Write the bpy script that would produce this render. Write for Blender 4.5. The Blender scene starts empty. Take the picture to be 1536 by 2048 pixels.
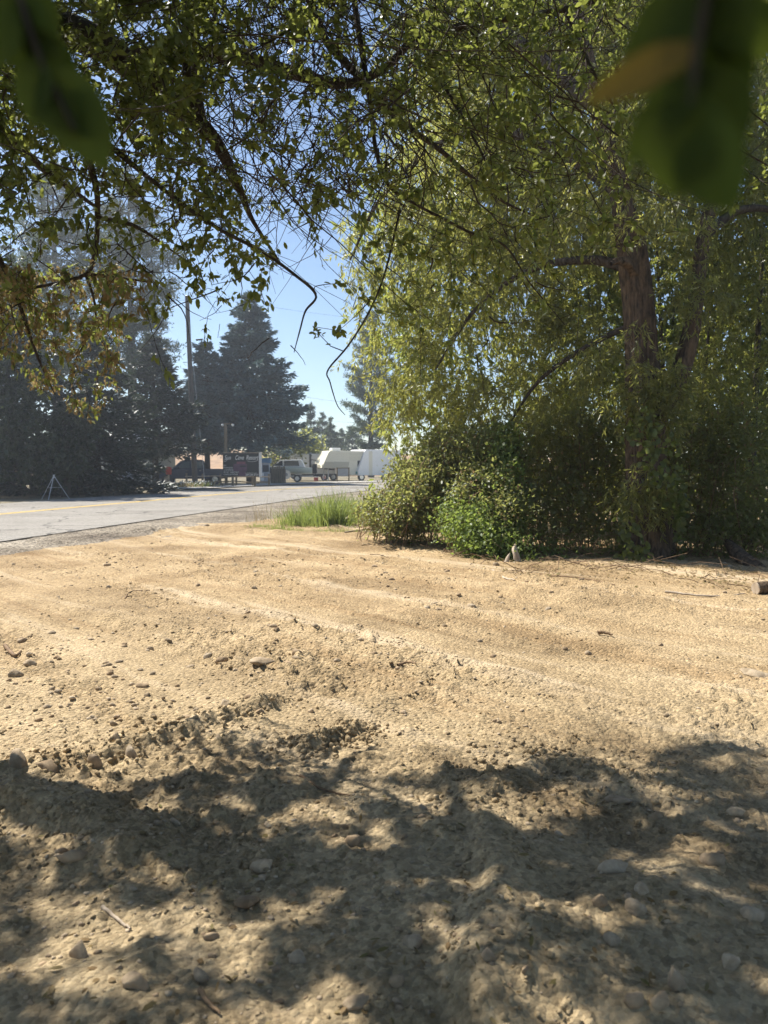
import bpy, bmesh, math, random
import numpy as np
from mathutils import Vector, Matrix

random.seed(7)
RNG = np.random.default_rng(11)
SC = bpy.context.scene
COL = SC.collection
R = math.radians

# ------------------------------------------------------------------ camera
CAM_H = 1.5
FPX = 1500.0                      # focal length in pixels of the 1536 px wide picture
HORIZON = 932.0
PITCH = math.atan((1024 - HORIZON) / FPX)
cd = bpy.data.cameras.new('camera')
cam = bpy.data.objects.new('camera', cd)
COL.objects.link(cam)
cam.location = (0, 0, CAM_H)
cam.rotation_euler = (math.pi / 2 - PITCH, 0, 0)
cd.sensor_fit = 'HORIZONTAL'
cd.sensor_width = 24.0
cd.lens = 24.0 * FPX / 1536.0
cd.clip_start = 0.02
cd.clip_end = 3000
cd.dof.use_dof = True
cd.dof.focus_distance = 5.5
cd.dof.aperture_fstop = 3.6
SC.camera = cam

# ------------------------------------------------------------------ sky, sun, exposure
SUN_EL, SUN_AZ = R(53), R(-55)    # azimuth counted from +Y towards +X
w = bpy.data.worlds.new('World')
SC.world = w
w.use_nodes = True
nt = w.node_tree
bg = nt.nodes['Background']
sk = nt.nodes.new('ShaderNodeTexSky')
sk.sky_type = 'NISHITA'
sk.sun_disc = False
sk.sun_elevation = SUN_EL
sk.sun_rotation = SUN_AZ
sk.altitude = 600
sk.air_density = 1.0
sk.dust_density = 0.4
sk.ozone_density = 2.0
nt.links.new(sk.outputs[0], bg.inputs[0])
bg.inputs[1].default_value = 0.08
sl = bpy.data.lights.new('sun', 'SUN')
sl.energy = 5.0
sl.angle = R(0.53)
sl.color = (1.0, 0.955, 0.87)
sun = bpy.data.objects.new('sun', sl)
COL.objects.link(sun)
SUNV = Vector((math.sin(SUN_AZ) * math.cos(SUN_EL), math.cos(SUN_AZ) * math.cos(SUN_EL), math.sin(SUN_EL)))
sun.rotation_euler = SUNV.to_track_quat('Z', 'Y').to_euler()
sun.location = (-8, 10, 16)
SC.view_settings.view_transform = 'Standard'
SC.view_settings.look = 'None'
SC.view_settings.exposure = 1.0
SC.view_settings.gamma = 1.0
SC.view_settings.use_curve_mapping = False
SC.cycles.max_bounces = 6
SC.cycles.diffuse_bounces = 3
SC.cycles.glossy_bounces = 3
SC.cycles.transmission_bounces = 4
SC.cycles.volume_bounces = 0
SC.cycles.use_adaptive_sampling = True
SC.cycles.adaptive_threshold = 0.02
SC.cycles.sample_clamp_indirect = 6.0

# ------------------------------------------------------------------ pixel geometry (full size 1536 x 2048)
FWD = np.array([0, math.cos(PITCH), -math.sin(PITCH)])
UPV = np.array([0, math.sin(PITCH), math.cos(PITCH)])
RGT = np.array([1.0, 0, 0])
CAMP = np.array([0, 0, CAM_H])


def at(px, py, y):
    """world point seen at a pixel, y metres ahead of the camera"""
    d = FWD + (px - 768) / FPX * RGT + (1024 - py) / FPX * UPV
    return CAMP + d * (y / d[1])


def gp(px, py, z=0.0):
    d = FWD + (px - 768) / FPX * RGT + (1024 - py) / FPX * UPV
    return CAMP + d * ((CAM_H - z) / -d[2])


def proj(P):
    q = P - CAMP
    dz = q @ FWD
    return 768 + FPX * (q @ RGT) / dz, 1024 - FPX * (q @ UPV) / dz, dz


# ------------------------------------------------------------------ helpers
def tag(o, label=None, cat=None, group=None, kind=None):
    if label: o['label'] = label
    if cat: o['category'] = cat
    if group: o['group'] = group
    if kind: o['kind'] = kind
    return o


def empty(name, loc=(0, 0, 0), rz=0.0):
    o = bpy.data.objects.new(name, None)
    o.empty_display_size = 0.2
    COL.objects.link(o)
    o.location = loc
    o.rotation_euler = (0, 0, rz)
    return o


def link(name, me, parent=None):
    o = bpy.data.objects.new(name, me)
    COL.objects.link(o)
    if parent is not None:
        o.parent = parent
    return o


def np_mesh(name, V, F, mat, smooth=False, attr=None):
    """V (n,3), F a list of (m,k) integer arrays"""
    me = bpy.data.meshes.new(name)
    V = np.asarray(V, dtype=np.float32)
    me.vertices.add(len(V))
    me.vertices.foreach_set('co', V.ravel())
    if not isinstance(F, list): F = [F]
    F = [np.asarray(f, dtype=np.int32) for f in F if len(f)]
    tot = np.concatenate([np.full(len(f), f.shape[1], dtype=np.int32) for f in F])
    idx = np.concatenate([f.ravel() for f in F])
    st = np.concatenate([[0], np.cumsum(tot)[:-1]]).astype(np.int32)
    me.loops.add(len(idx))
    me.loops.foreach_set('vertex_index', idx)
    me.polygons.add(len(tot))
    me.polygons.foreach_set('loop_start', st)
    me.polygons.foreach_set('loop_total', tot)
    if smooth:
        me.polygons.foreach_set('use_smooth', np.ones(len(tot), dtype=bool))
    if attr is not None:
        a = me.attributes.new('rnd', 'FLOAT', 'POINT')
        a.data.foreach_set('value', np.asarray(attr, dtype=np.float32))
    me.update(calc_edges=True)
    me.materials.append(mat)
    return me


def bm_obj(name, bm, mat, parent=None, smooth=False):
    me = bpy.data.meshes.new(name)
    bm.to_mesh(me)
    bm.free()
    if smooth:
        for p in me.polygons: p.use_smooth = True
    me.materials.append(mat)
    return link(name, me, parent)


def add_box(bm, c, s, bevel=0.0, rot=None):
    m = Matrix.Translation(c) @ (rot if rot is not None else Matrix.Identity(4)) @ Matrix.Diagonal((s[0], s[1], s[2], 1))
    r = bmesh.ops.create_cube(bm, size=1.0, matrix=m)
    if bevel > 0:
        es = list({e for v in r['verts'] for e in v.link_edges})
        bmesh.ops.bevel(bm, geom=es, offset=bevel, segments=2, affect='EDGES', profile=0.5)


def box(name, c, s, mat, parent=None, bevel=0.0, rot=None):
    bm = bmesh.new()
    add_box(bm, c, s, bevel, rot)
    return bm_obj(name, bm, mat, parent)


def add_prism(bm, prof, y0, y1, bevel=0.0):
    """profile of (x,z) extruded along y"""
    a = [bm.verts.new((x, y0, z)) for x, z in prof]
    b = [bm.verts.new((x, y1, z)) for x, z in prof]
    n = len(prof)
    fs = [bm.faces.new(a), bm.faces.new(b[::-1])]
    for i in range(n):
        fs.append(bm.faces.new((a[i], b[i], b[(i + 1) % n], a[(i + 1) % n])))
    bmesh.ops.recalc_face_normals(bm, faces=fs)
    if bevel > 0:
        es = list({e for f in fs for e in f.edges})
        bmesh.ops.bevel(bm, geom=es, offset=bevel, segments=2, affect='EDGES', profile=0.5)


def prism(name, prof, y0, y1, mat, parent=None, bevel=0.0):
    bm = bmesh.new()
    add_prism(bm, prof, y0, y1, bevel)
    return bm_obj(name, bm, mat, parent)


def add_cyl(bm, p0, p1, r0, r1=None, seg=12):
    p0, p1 = Vector(p0), Vector(p1)
    d = p1 - p0
    m = Matrix.Translation((p0 + p1) / 2) @ d.to_track_quat('Z', 'Y').to_matrix().to_4x4()
    bmesh.ops.create_cone(bm, cap_ends=True, segments=seg, radius1=r0, radius2=r0 if r1 is None else r1, depth=d.length, matrix=m)


def cyl(name, p0, p1, r0, mat, parent=None, r1=None, seg=12, smooth=True):
    bm = bmesh.new()
    add_cyl(bm, p0, p1, r0, r1, seg)
    return bm_obj(name, bm, mat, parent, smooth=False)


def vnoise(x, y, seed=0):
    x = np.asarray(x, dtype=np.float64); y = np.asarray(y, dtype=np.float64)
    xi = np.floor(x).astype(np.int64); yi = np.floor(y).astype(np.int64)
    fx = x - xi; fy = y - yi
    fx = fx * fx * (3 - 2 * fx); fy = fy * fy * (3 - 2 * fy)

    def h(a, b):
        k = (a * 374761393 + b * 668265263 + seed * 144269504) & 0xffffffff
        k = ((k ^ (k >> 13)) * 1274126177) & 0xffffffff
        return ((k ^ (k >> 16)) & 0xffffff) / float(0xffffff)
    a = h(xi, yi); b = h(xi + 1, yi); c = h(xi, yi + 1); d = h(xi + 1, yi + 1)
    return (a * (1 - fx) + b * fx) * (1 - fy) + (c * (1 - fx) + d * fx) * fy - 0.5


def fbm(x, y, s, oct=3, seed=0):
    r = 0; a = 1.0
    for i in range(oct):
        r = r + a * vnoise(x / s, y / s, seed + i * 17)
        s *= 0.5; a *= 0.5
    return r


def catmull(P, n):
    """smooth a polyline; P (k, m) -> (n, m)"""
    P = np.asarray(P, dtype=float)
    k = len(P)
    Q = np.vstack([2 * P[0] - P[1], P, 2 * P[-1] - P[-2]])
    t = np.linspace(0, k - 1 - 1e-6, n)
    i = t.astype(int)
    f = (t - i)[:, None]
    p0, p1, p2, p3 = Q[i], Q[i + 1], Q[i + 2], Q[i + 3]
    return 0.5 * (2 * p1 + (p2 - p0) * f + (2 * p0 - 5 * p1 + 4 * p2 - p3) * f ** 2 + (3 * p1 - p0 - 3 * p2 + p3) * f ** 3)


def nrm(a):
    return a / np.maximum(np.linalg.norm(a, axis=-1, keepdims=True), 1e-9)


def tubes_mesh(name, paths, mat, sides=5, smooth=True):
    """paths: list of (points (n,3), radii (n,)); one mesh"""
    Vs, Fs, As = [], [], []
    off = 0
    ang = np.arange(sides) * 2 * math.pi / sides
    ca, sa = np.cos(ang), np.sin(ang)
    for P, r in paths:
        P = np.asarray(P, dtype=float); r = np.asarray(r, dtype=float)
        n = len(P)
        T = nrm(np.gradient(P, axis=0))
        ref = np.array([0.0, 0, 1]) if abs(T[0][2]) < 0.8 else np.array([1.0, 0, 0])
        A = nrm(np.cross(T, ref)); B = np.cross(T, A)
        V = P[:, None, :] + r[:, None, None] * (ca[None, :, None] * A[:, None, :] + sa[None, :, None] * B[:, None, :])
        Vs.append(V.reshape(-1, 3))
        i = np.arange(n - 1)[:, None] * sides
        j = np.arange(sides)[None, :]
        j2 = (j + 1) % sides
        F = np.stack([i + j, i + j2, i + sides + j2, i + sides + j], axis=-1).reshape(-1, 4) + off
        Fs.append(F)
        As.append(np.full(n * sides, RNG.random()))
        off += n * sides
    return np_mesh(name, np.vstack(Vs), [np.vstack(Fs)], mat, smooth, np.concatenate(As))


# leaf templates: along +x, width along y, thickness z
T_LONG = (np.array([[0, 0, 0], [.42, .5, .12], [.42, 0, 0], [.42, -.5, .12], [1, 0, -.12]]),
          np.array([[0, 2, 1], [0, 3, 2], [1, 2, 4], [2, 3, 4]]))
T_LEAF2 = (np.array([[0, 0, 0], [.42, .5, .15], [.42, -.5, .15], [1, 0, -.1]]), np.array([[0, 3, 1], [0, 2, 3]]))
T_OVAL = (np.array([[0, 0, 0], [.32, .42, .1], [.32, 0, .02], [.32, -.42, .1], [.7, .46, .05], [.7, 0, -.03], [.7, -.46, .05], [1, 0, -.14]]),
          np.array([[0, 2, 1], [0, 3, 2], [1, 2, 5], [1, 5, 4], [2, 3, 6], [2, 6, 5], [4, 5, 7], [5, 6, 7]]))
T_CURL = (np.array([[0, 0, 0], [.3, .35, .3], [.3, 0, .05], [.3, -.35, .25], [.62, .3, .05], [.66, 0, -.22], [.6, -.34, .08], [.78, .1, -.6]]),
          T_OVAL[1])
T_SPIKE = (np.array([[0, 0, 0], [.35, .5, 0], [.35, -.5, .0], [1, 0, 0]]), np.array([[0, 2, 1], [1, 2, 3]]))
T_SPIKE3 = (np.array([[0, 0, 0], [.3, .5, 0.25], [.3, -.5, .25], [.3, 0, -.5], [1, 0, 0]]),
            np.array([[0, 2, 1], [1, 2, 4], [0, 1, 3], [3, 1, 4]]))
T_BLADE = (np.array([[0, .5, 0], [0, -.5, 0], [.55, .42, .0], [.55, -.42, 0], [1, 0, -.22]]),
           np.array([[0, 1, 3], [0, 3, 2], [2, 3, 4]]))


def leaves_mesh(name, P, D, N, L, W, tmpl, mat, rnd=None):
    """P roots, D directions, N approximate normals, L lengths, W widths"""
    TV, TF = tmpl
    D = nrm(D)
    S = nrm(np.cross(N, D))
    N = np.cross(D, S)
    n, k = len(P), len(TV)
    V = (P[:, None, :] + (TV[None, :, 0] * L[:, None])[..., None] * D[:, None, :]
         + (TV[None, :, 1] * W[:, None])[..., None] * S[:, None, :]
         + (TV[None, :, 2] * W[:, None])[..., None] * N[:, None, :])
    F = (TF[None] + (np.arange(n) * k)[:, None, None]).reshape(-1, 3)
    if rnd is None: rnd = RNG.random(n)
    return np_mesh(name, V.reshape(-1, 3), [F], mat, False, np.repeat(rnd, k))


def rand_unit(n):
    return nrm(RNG.normal(size=(n, 3)))


# ------------------------------------------------------------------ materials
def mat_new(name):
    m = bpy.data.materials.new(name)
    m.use_nodes = True
    t = m.node_tree
    b = t.nodes['Principled BSDF']
    return m, t, b


def plain(name, col, rough=0.6, metal=0.0, var=0.12, scale=9.0, bump=0.0, spec=0.5):
    m, t, b = mat_new(name)
    n = t.nodes.new('ShaderNodeTexNoise')
    n.inputs['Scale'].default_value = scale
    n.inputs['Detail'].default_value = 5
    tc = t.nodes.new('ShaderNodeTexCoord')
    t.links.new(tc.outputs['Object'], n.inputs['Vector'])
    r = t.nodes.new('ShaderNodeValToRGB')
    r.color_ramp.elements[0].position = 0.3
    r.color_ramp.elements[1].position = 0.72
    r.color_ramp.elements[0].color = tuple(c * (1 - var) for c in col) + (1,)
    r.color_ramp.elements[1].color = tuple(min(1, c * (1 + var)) for c in col) + (1,)
    t.links.new(n.outputs['Fac'], r.inputs[0])
    t.links.new(r.outputs[0], b.inputs['Base Color'])
    b.inputs['Roughness'].default_value = rough
    b.inputs['Metallic'].default_value = metal
    b.inputs['Specular IOR Level'].default_value = spec
    if bump:
        bp = t.nodes.new('ShaderNodeBump')
        bp.inputs['Strength'].default_value = bump
        bp.inputs['Distance'].default_value = 0.02
        t.links.new(n.outputs['Fac'], bp.inputs['Height'])
        t.links.new(bp.outputs[0], b.inputs['Normal'])
    return m


def leafmat(name, c1, c2, c3, trans=0.42, tcol=(.30, .36, .05), rough=0.42, spec=0.5, objrnd=False):
    m, t, b = mat_new(name)
    if objrnd:
        a = t.nodes.new('ShaderNodeObjectInfo'); out = a.outputs['Random']
    else:
        a = t.nodes.new('ShaderNodeAttribute'); a.attribute_name = 'rnd'; out = a.outputs['Fac']
    r = t.nodes.new('ShaderNodeValToRGB')
    r.color_ramp.elements[0].color = c1 + (1,)
    r.color_ramp.elements[1].color = c3 + (1,)
    e = r.color_ramp.elements.new(0.5); e.color = c2 + (1,)
    t.links.new(out, r.inputs[0])
    t.links.new(r.outputs[0], b.inputs['Base Color'])
    b.inputs['Roughness'].default_value = rough
    b.inputs['Specular IOR Level'].default_value = spec
    tr = t.nodes.new('ShaderNodeBsdfTranslucent')
    mx = t.nodes.new('ShaderNodeMix'); mx.data_type = 'RGBA'; mx.blend_type = 'MIX'
    mx.inputs['Factor'].default_value = 0.6
    t.links.new(r.outputs[0], mx.inputs['A'])
    mx.inputs['B'].default_value = tcol + (1,)
    t.links.new(mx.outputs['Result'], tr.inputs[0])
    ms = t.nodes.new('ShaderNodeMixShader')
    ms.inputs[0].default_value = trans
    t.links.new(b.outputs[0], ms.inputs[1])
    t.links.new(tr.outputs[0], ms.inputs[2])
    t.links.new(ms.outputs[0], t.nodes['Material Output'].inputs[0])
    return m


def barkmat(name, c1, c2, stretch=(14, 14, 2.2), bump=0.6):
    m, t, b = mat_new(name)
    tc = t.nodes.new('ShaderNodeTexCoord')
    mp = t.nodes.new('ShaderNodeMapping')
    mp.inputs['Scale'].default_value = stretch
    n = t.nodes.new('ShaderNodeTexNoise')
    n.inputs['Scale'].default_value = 1.0
    n.inputs['Detail'].default_value = 7
    n.inputs['Roughness'].default_value = 0.65
    t.links.new(tc.outputs['Object'], mp.inputs[0])
    t.links.new(mp.outputs[0], n.inputs['Vector'])
    r = t.nodes.new('ShaderNodeValToRGB')
    r.color_ramp.elements[0].position = 0.36
    r.color_ramp.elements[1].position = 0.66
    r.color_ramp.elements[0].color = c1 + (1,)
    r.color_ramp.elements[1].color = c2 + (1,)
    t.links.new(n.outputs['Fac'], r.inputs[0])
    t.links.new(r.outputs[0], b.inputs['Base Color'])
    b.inputs['Roughness'].default_value = 0.9
    b.inputs['Specular IOR Level'].default_value = 0.2
    bp = t.nodes.new('ShaderNodeBump')
    bp.inputs['Strength'].default_value = bump
    bp.inputs['Distance'].default_value = 0.03
    t.links.new(n.outputs['Fac'], bp.inputs['Height'])
    t.links.new(bp.outputs[0], b.inputs['Normal'])
    return m


def dirtmat(name, cols, fine=60.0, bump=0.5, big=0.6, speck=0.35, dist=0.015, red=False, lanes=False, objvar=False, cracks=False):
    """cols: dark, mid, light; grain at two sizes"""
    m, t, b = mat_new(name)
    L = t.links.new
    g = t.nodes.new('ShaderNodeNewGeometry')
    n1 = t.nodes.new('ShaderNodeTexNoise'); n1.inputs['Scale'].default_value = big; n1.inputs['Detail'].default_value = 6; n1.inputs['Roughness'].default_value = .6
    n2 = t.nodes.new('ShaderNodeTexNoise'); n2.inputs['Scale'].default_value = fine; n2.inputs['Detail'].default_value = 6; n2.inputs['Roughness'].default_value = .7
    vo = t.nodes.new('ShaderNodeTexVoronoi'); vo.inputs['Scale'].default_value = fine * 0.7; vo.inputs['Randomness'].default_value = 1.0
    for n in (n1, n2, vo): L(g.outputs['Position'], n.inputs['Vector'])
    r1 = t.nodes.new('ShaderNodeValToRGB')
    r1.color_ramp.elements[0].position = .32; r1.color_ramp.elements[1].position = .68
    r1.color_ramp.elements[0].color = cols[0] + (1,)
    r1.color_ramp.elements[1].color = cols[2] + (1,)
    e = r1.color_ramp.elements.new(.5); e.color = cols[1] + (1,)
    add = t.nodes.new('ShaderNodeMath'); add.operation = 'MULTIPLY_ADD'
    L(n2.outputs['Fac'], add.inputs[0]); add.inputs[1].default_value = .55
    sub = t.nodes.new('ShaderNodeMath'); sub.operation = 'MULTIPLY_ADD'
    L(n1.outputs['Fac'], sub.inputs[0]); sub.inputs[1].default_value = .95; sub.inputs[2].default_value = -.25
    L(sub.outputs[0], add.inputs[2])
    L(add.outputs[0], r1.inputs[0])
    mx = t.nodes.new('ShaderNodeMix'); mx.data_type = 'RGBA'; mx.blend_type = 'OVERLAY'
    mx.inputs['Factor'].default_value = speck
    L(r1.outputs[0], mx.inputs['A'])
    bw = t.nodes.new('ShaderNodeRGBToBW'); L(vo.outputs['Color'], bw.inputs[0])
    L(bw.outputs[0], mx.inputs['B'])
    out = mx.outputs['Result']
    if red:      # redder soil towards the road end of the lot
        sx = t.nodes.new('ShaderNodeSeparateXYZ'); L(g.outputs['Position'], sx.inputs[0])
        mr = t.nodes.new('ShaderNodeMapRange'); mr.inputs['From Min'].default_value = 5; mr.inputs['From Max'].default_value = 13
        wv = t.nodes.new('ShaderNodeMath'); wv.operation = 'MULTIPLY_ADD'; L(n1.outputs['Fac'], wv.inputs[0]); wv.inputs[1].default_value = 7.0
        L(sx.outputs['Y'], wv.inputs[2]); L(wv.outputs[0], mr.inputs['Value'])
        m2 = t.nodes.new('ShaderNodeMix'); m2.data_type = 'RGBA'; m2.blend_type = 'MULTIPLY'
        L(mr.outputs[0], m2.inputs['Factor']); L(out, m2.inputs['A']); m2.inputs['B'].default_value = (.98, .90, .82, 1)
        out = m2.outputs['Result']
    def over(fac, col, blend='MULTIPLY'):
        m3 = t.nodes.new('ShaderNodeMix'); m3.data_type = 'RGBA'; m3.blend_type = blend
        L(fac, m3.inputs['Factor']); L(out, m3.inputs['A']); m3.inputs['B'].default_value = col
        return m3.outputs['Result']

    def mrange(src, a0, a1, b0, b1):
        q = t.nodes.new('ShaderNodeMapRange')
        for nm, v in (('From Min', a0), ('From Max', a1), ('To Min', b0), ('To Max', b1)): q.inputs[nm].default_value = v
        L(src, q.inputs['Value'])
        return q.outputs[0]
    if lanes:    # packed dusty lanes left by wheels and the grader
        mp = t.nodes.new('ShaderNodeMapping'); mp.inputs['Rotation'].default_value = (0, 0, lanes)
        mp2 = t.nodes.new('ShaderNodeMapping'); mp2.inputs['Scale'].default_value = (.10, 1.5, 1)
        L(g.outputs['Position'], mp.inputs[0]); L(mp.outputs[0], mp2.inputs[0])
        nl_ = t.nodes.new('ShaderNodeTexNoise'); nl_.inputs['Scale'].default_value = 1.0; nl_.inputs['Detail'].default_value = 5; nl_.inputs['Roughness'].default_value = .65
        L(mp2.outputs[0], nl_.inputs['Vector'])
        out = over(mrange(nl_.outputs['Fac'], .54, .66, 0, .55), (.62, .49, .33, 1), 'MIX')
        out = over(mrange(nl_.outputs['Fac'], .46, .34, 0, .8), (.74, .68, .62, 1))
    if objvar:
        oi = t.nodes.new('ShaderNodeObjectInfo')
        out = over(mrange(oi.outputs['Random'], .3, 1, 0, .6), (.66, .63, .60, 1))
    if cracks:
        vc = t.nodes.new('ShaderNodeTexVoronoi'); vc.feature = 'DISTANCE_TO_EDGE'; vc.inputs['Scale'].default_value = .32
        nv = t.nodes.new('ShaderNodeTexNoise'); nv.inputs['Scale'].default_value = 1.2; nv.inputs['Detail'].default_value = 5
        L(g.outputs['Position'], nv.inputs['Vector'])
        va = t.nodes.new('ShaderNodeVectorMath'); va.operation = 'MULTIPLY_ADD'; va.inputs[1].default_value = (1.2, 1.2, 0)
        L(nv.outputs['Color'], va.inputs[0]); L(g.outputs['Position'], va.inputs[2]); L(va.outputs[0], vc.inputs['Vector'])
        out = over(mrange(vc.outputs['Distance'], .012, .004, 0, .75), (.25, .25, .26, 1))
    L(out, b.inputs['Base Color'])
    b.inputs['Roughness'].default_value = .95
    b.inputs['Specular IOR Level'].default_value = .15
    h = t.nodes.new('ShaderNodeMath'); h.operation = 'SUBTRACT'
    L(n2.outputs['Fac'], h.inputs[0]); L(vo.outputs['Distance'], h.inputs[1])
    bp = t.nodes.new('ShaderNodeBump'); bp.inputs['Strength'].default_value = bump; bp.inputs['Distance'].default_value = dist
    L(h.outputs[0], bp.inputs['Height']); L(bp.outputs[0], b.inputs['Normal'])
    return m


M = {}
_a, _b = gp(620, 1190), gp(1600, 1372)
STR = nrm(_b - _a)[:2]
LANE = -math.atan2(STR[1], STR[0])
M['dirt'] = dirtmat('dirt', ((.235, .172, .098), (.37, .285, .17), (.49, .392, .25)), fine=60, bump=.8, dist=.02, red=True, lanes=LANE)
M['gravel'] = dirtmat('gravel', ((.125, .10, .075), (.215, .18, .135), (.32, .275, .215)), fine=38, bump=.7, speck=.8, dist=.02)
M['far_ground'] = dirtmat('far_ground', ((.10, .085, .05), (.17, .14, .085), (.26, .215, .14)), fine=3.0, bump=.4, big=.12)
M['asphalt'] = dirtmat('asphalt', ((.21, .19, .165), (.255, .235, .205), (.295, .27, .24)), fine=45, bump=.25, big=.35, speck=.3, cracks=True)
M['yellow'] = plain('yellow_paint', (.62, .40, .06), .7, var=.15, scale=6)
M['concrete'] = plain('concrete', (.45, .42, .37), .9, var=.12)
M['stone'] = dirtmat('stone', ((.27, .19, .115), (.36, .265, .17), (.45, .345, .23)), fine=24, bump=.45, big=3.0, speck=.25, objvar=True)
M['stone_grey'] = dirtmat('stone_grey', ((.26, .195, .125), (.36, .28, .19), (.47, .38, .27)), fine=24, bump=.4, big=3.0, speck=.25, objvar=True)
M['hill'] = dirtmat('dry_hill', ((.24, .15, .08), (.36, .23, .13), (.46, .31, .18)), fine=1.0, bump=.3, big=.05)
M['leaf'] = leafmat('leaf', (.030, .055, .014), (.052, .085, .020), (.095, .125, .035), .48, (.46, .50, .10))
M['leaf_obj'] = leafmat('leaf_single', (.030, .055, .014), (.052, .085, .020), (.095, .125, .035), .48, (.46, .50, .10), objrnd=True)
M['leaf_shade'] = leafmat('shaded_leaf', (.030, .048, .014), (.045, .070, .018), (.065, .09, .024), .40, (.22, .28, .03), rough=.8, spec=.15, objrnd=True)  # tree leaf darkened and dulled to paint in shade near the lens
M['leaf_dark'] = leafmat('shade_tree_leaf', (.018, .028, .012), (.030, .044, .018), (.045, .06, .022), .3, (.12, .16, .04))
M['leaf_dry'] = leafmat('dry_leaf', (.17, .11, .05), (.26, .185, .095), (.16, .15, .055), .36, (.42, .32, .14), rough=.7, spec=.2)
M['leaf_dry_obj'] = leafmat('dry_leaf_single', (.17, .11, .05), (.26, .185, .095), (.16, .15, .055), .36, (.42, .32, .14), rough=.7, spec=.2, objrnd=True)
M['leaf_yellow'] = leafmat('yellowing_leaf', (.17, .11, .012), (.20, .14, .016), (.16, .08, .012), .4, (.32, .22, .03), rough=.6, objrnd=True)
M['willow'] = leafmat('willow_leaf', (.06, .074, .022), (.10, .118, .038), (.17, .172, .065), .55, (.72, .70, .15), rough=.34, spec=.6)
M['bramble'] = leafmat('bramble_leaf', (.06, .085, .022), (.095, .12, .035), (.17, .16, .07), .52, (.64, .64, .18), rough=.45)
M['vine'] = leafmat('vine_leaf', (.08, .12, .028), (.11, .165, .035), (.16, .20, .055), .48, (.50, .62, .12), rough=.5)
M['wood_leaf'] = leafmat('woodland_leaf', (.03, .05, .014), (.055, .08, .02), (.10, .12, .035), .54, (.56, .62, .12), rough=.42)
M['grass'] = leafmat('grass_blade', (.09, .13, .028), (.13, .175, .04), (.20, .21, .08), .46, (.50, .58, .14), rough=.5)
M['dry_grass'] = leafmat('dry_grass', (.22, .17, .08), (.30, .24, .12), (.36, .30, .17), .3, (.4, .32, .16), rough=.7)
M['needle_blue'] = leafmat('blue_spruce_needles', (.065, .11, .125), (.10, .16, .175), (.16, .235, .24), .15, (.12, .18, .10), rough=.5)
M['needle_dark'] = leafmat('dark_spruce_needles', (.014, .025, .017), (.024, .038, .026), (.042, .060, .040), .15, (.08, .12, .05), rough=.5)
M['needle_pine'] = leafmat('pine_needles', (.03, .055, .02), (.05, .08, .03), (.08, .115, .045), .2, (.14, .20, .07), rough=.5)
M['bark_willow'] = barkmat('willow_bark', (.03, .021, .014), (.155, .105, .066), (18, 18, 4.5), 1.0)
M['bark_dark'] = barkmat('dark_bark', (.03, .024, .019), (.10, .08, .062), (20, 20, 8), .6)
M['bark_twig'] = plain('twig_bark', (.055, .042, .032), .85, var=.35, scale=14, spec=.2)
M['cane'] = plain('bramble_cane', (.20, .13, .075), .8, var=.35, scale=10, spec=.2)
M['pale_wood'] = barkmat('weathered_wood', (.30, .23, .16), (.52, .43, .33), (10, 10, 3), .5)
M['post_wood'] = barkmat('post_wood', (.13, .10, .065), (.26, .21, .14), (16, 16, 2), .4)
M['pole_wood'] = barkmat('pole_wood', (.055, .05, .046), (.12, .11, .10), (16, 16, 1.2), .4)

# ------------------------------------------------------------------ terrain
RC = np.array([(-21.0, -26), (-16.3, -3), (-13.6, 11), (-11.4, 22.4), (-9.35, 32.7), (-7.1, 43), (-4.6, 51), (-.9, 58.5), (6, 67), (20, 80), (48, 100)])
RCs = catmull(RC, 160)
RT = nrm(np.gradient(RCs, axis=0))
RN = np.stack([RT[:, 1], -RT[:, 0]], axis=1)           # points to the near side
NEAR_OFF, FAR_OFF = 5.6, -4.3
ROAD_Z = 0.07


def road_dist(x, y):
    """signed distance from the road's centre line, positive on the near side"""
    x = np.asarray(x, float); y = np.asarray(y, float)
    sh = x.shape
    p = np.stack([x.ravel(), y.ravel()], 1)
    out = np.empty(len(p))
    for i in range(0, len(p), 60000):
        q = p[i:i + 60000]
        d2 = ((q[:, None, :] - RCs[None]) ** 2).sum(-1)
        k = d2.argmin(1)
        out[i:i + 60000] = ((q - RCs[k]) * RN[k]).sum(1)
    return out.reshape(sh)


def seg_dist(x, y, pts):
    best = np.full(np.shape(x), 1e9); side = np.zeros(np.shape(x))
    for (ax, ay), (bx, by) in zip(pts[:-1], pts[1:]):
        dx, dy = bx - ax, by - ay
        l2 = dx * dx + dy * dy
        t = np.clip(((x - ax) * dx + (y - ay) * dy) / l2, 0, 1)
        ex, ey = x - ax - t * dx, y - ay - t * dy
        d = np.hypot(ex, ey)
        s = np.sign(dx * ey - dy * ex)
        m = d < best
        best = np.where(m, d, best); side = np.where(m, s, side)
    return best, side


def pix_line(pts):
    return [tuple(gp(a, b)[:2]) for a, b in pts]


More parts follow.
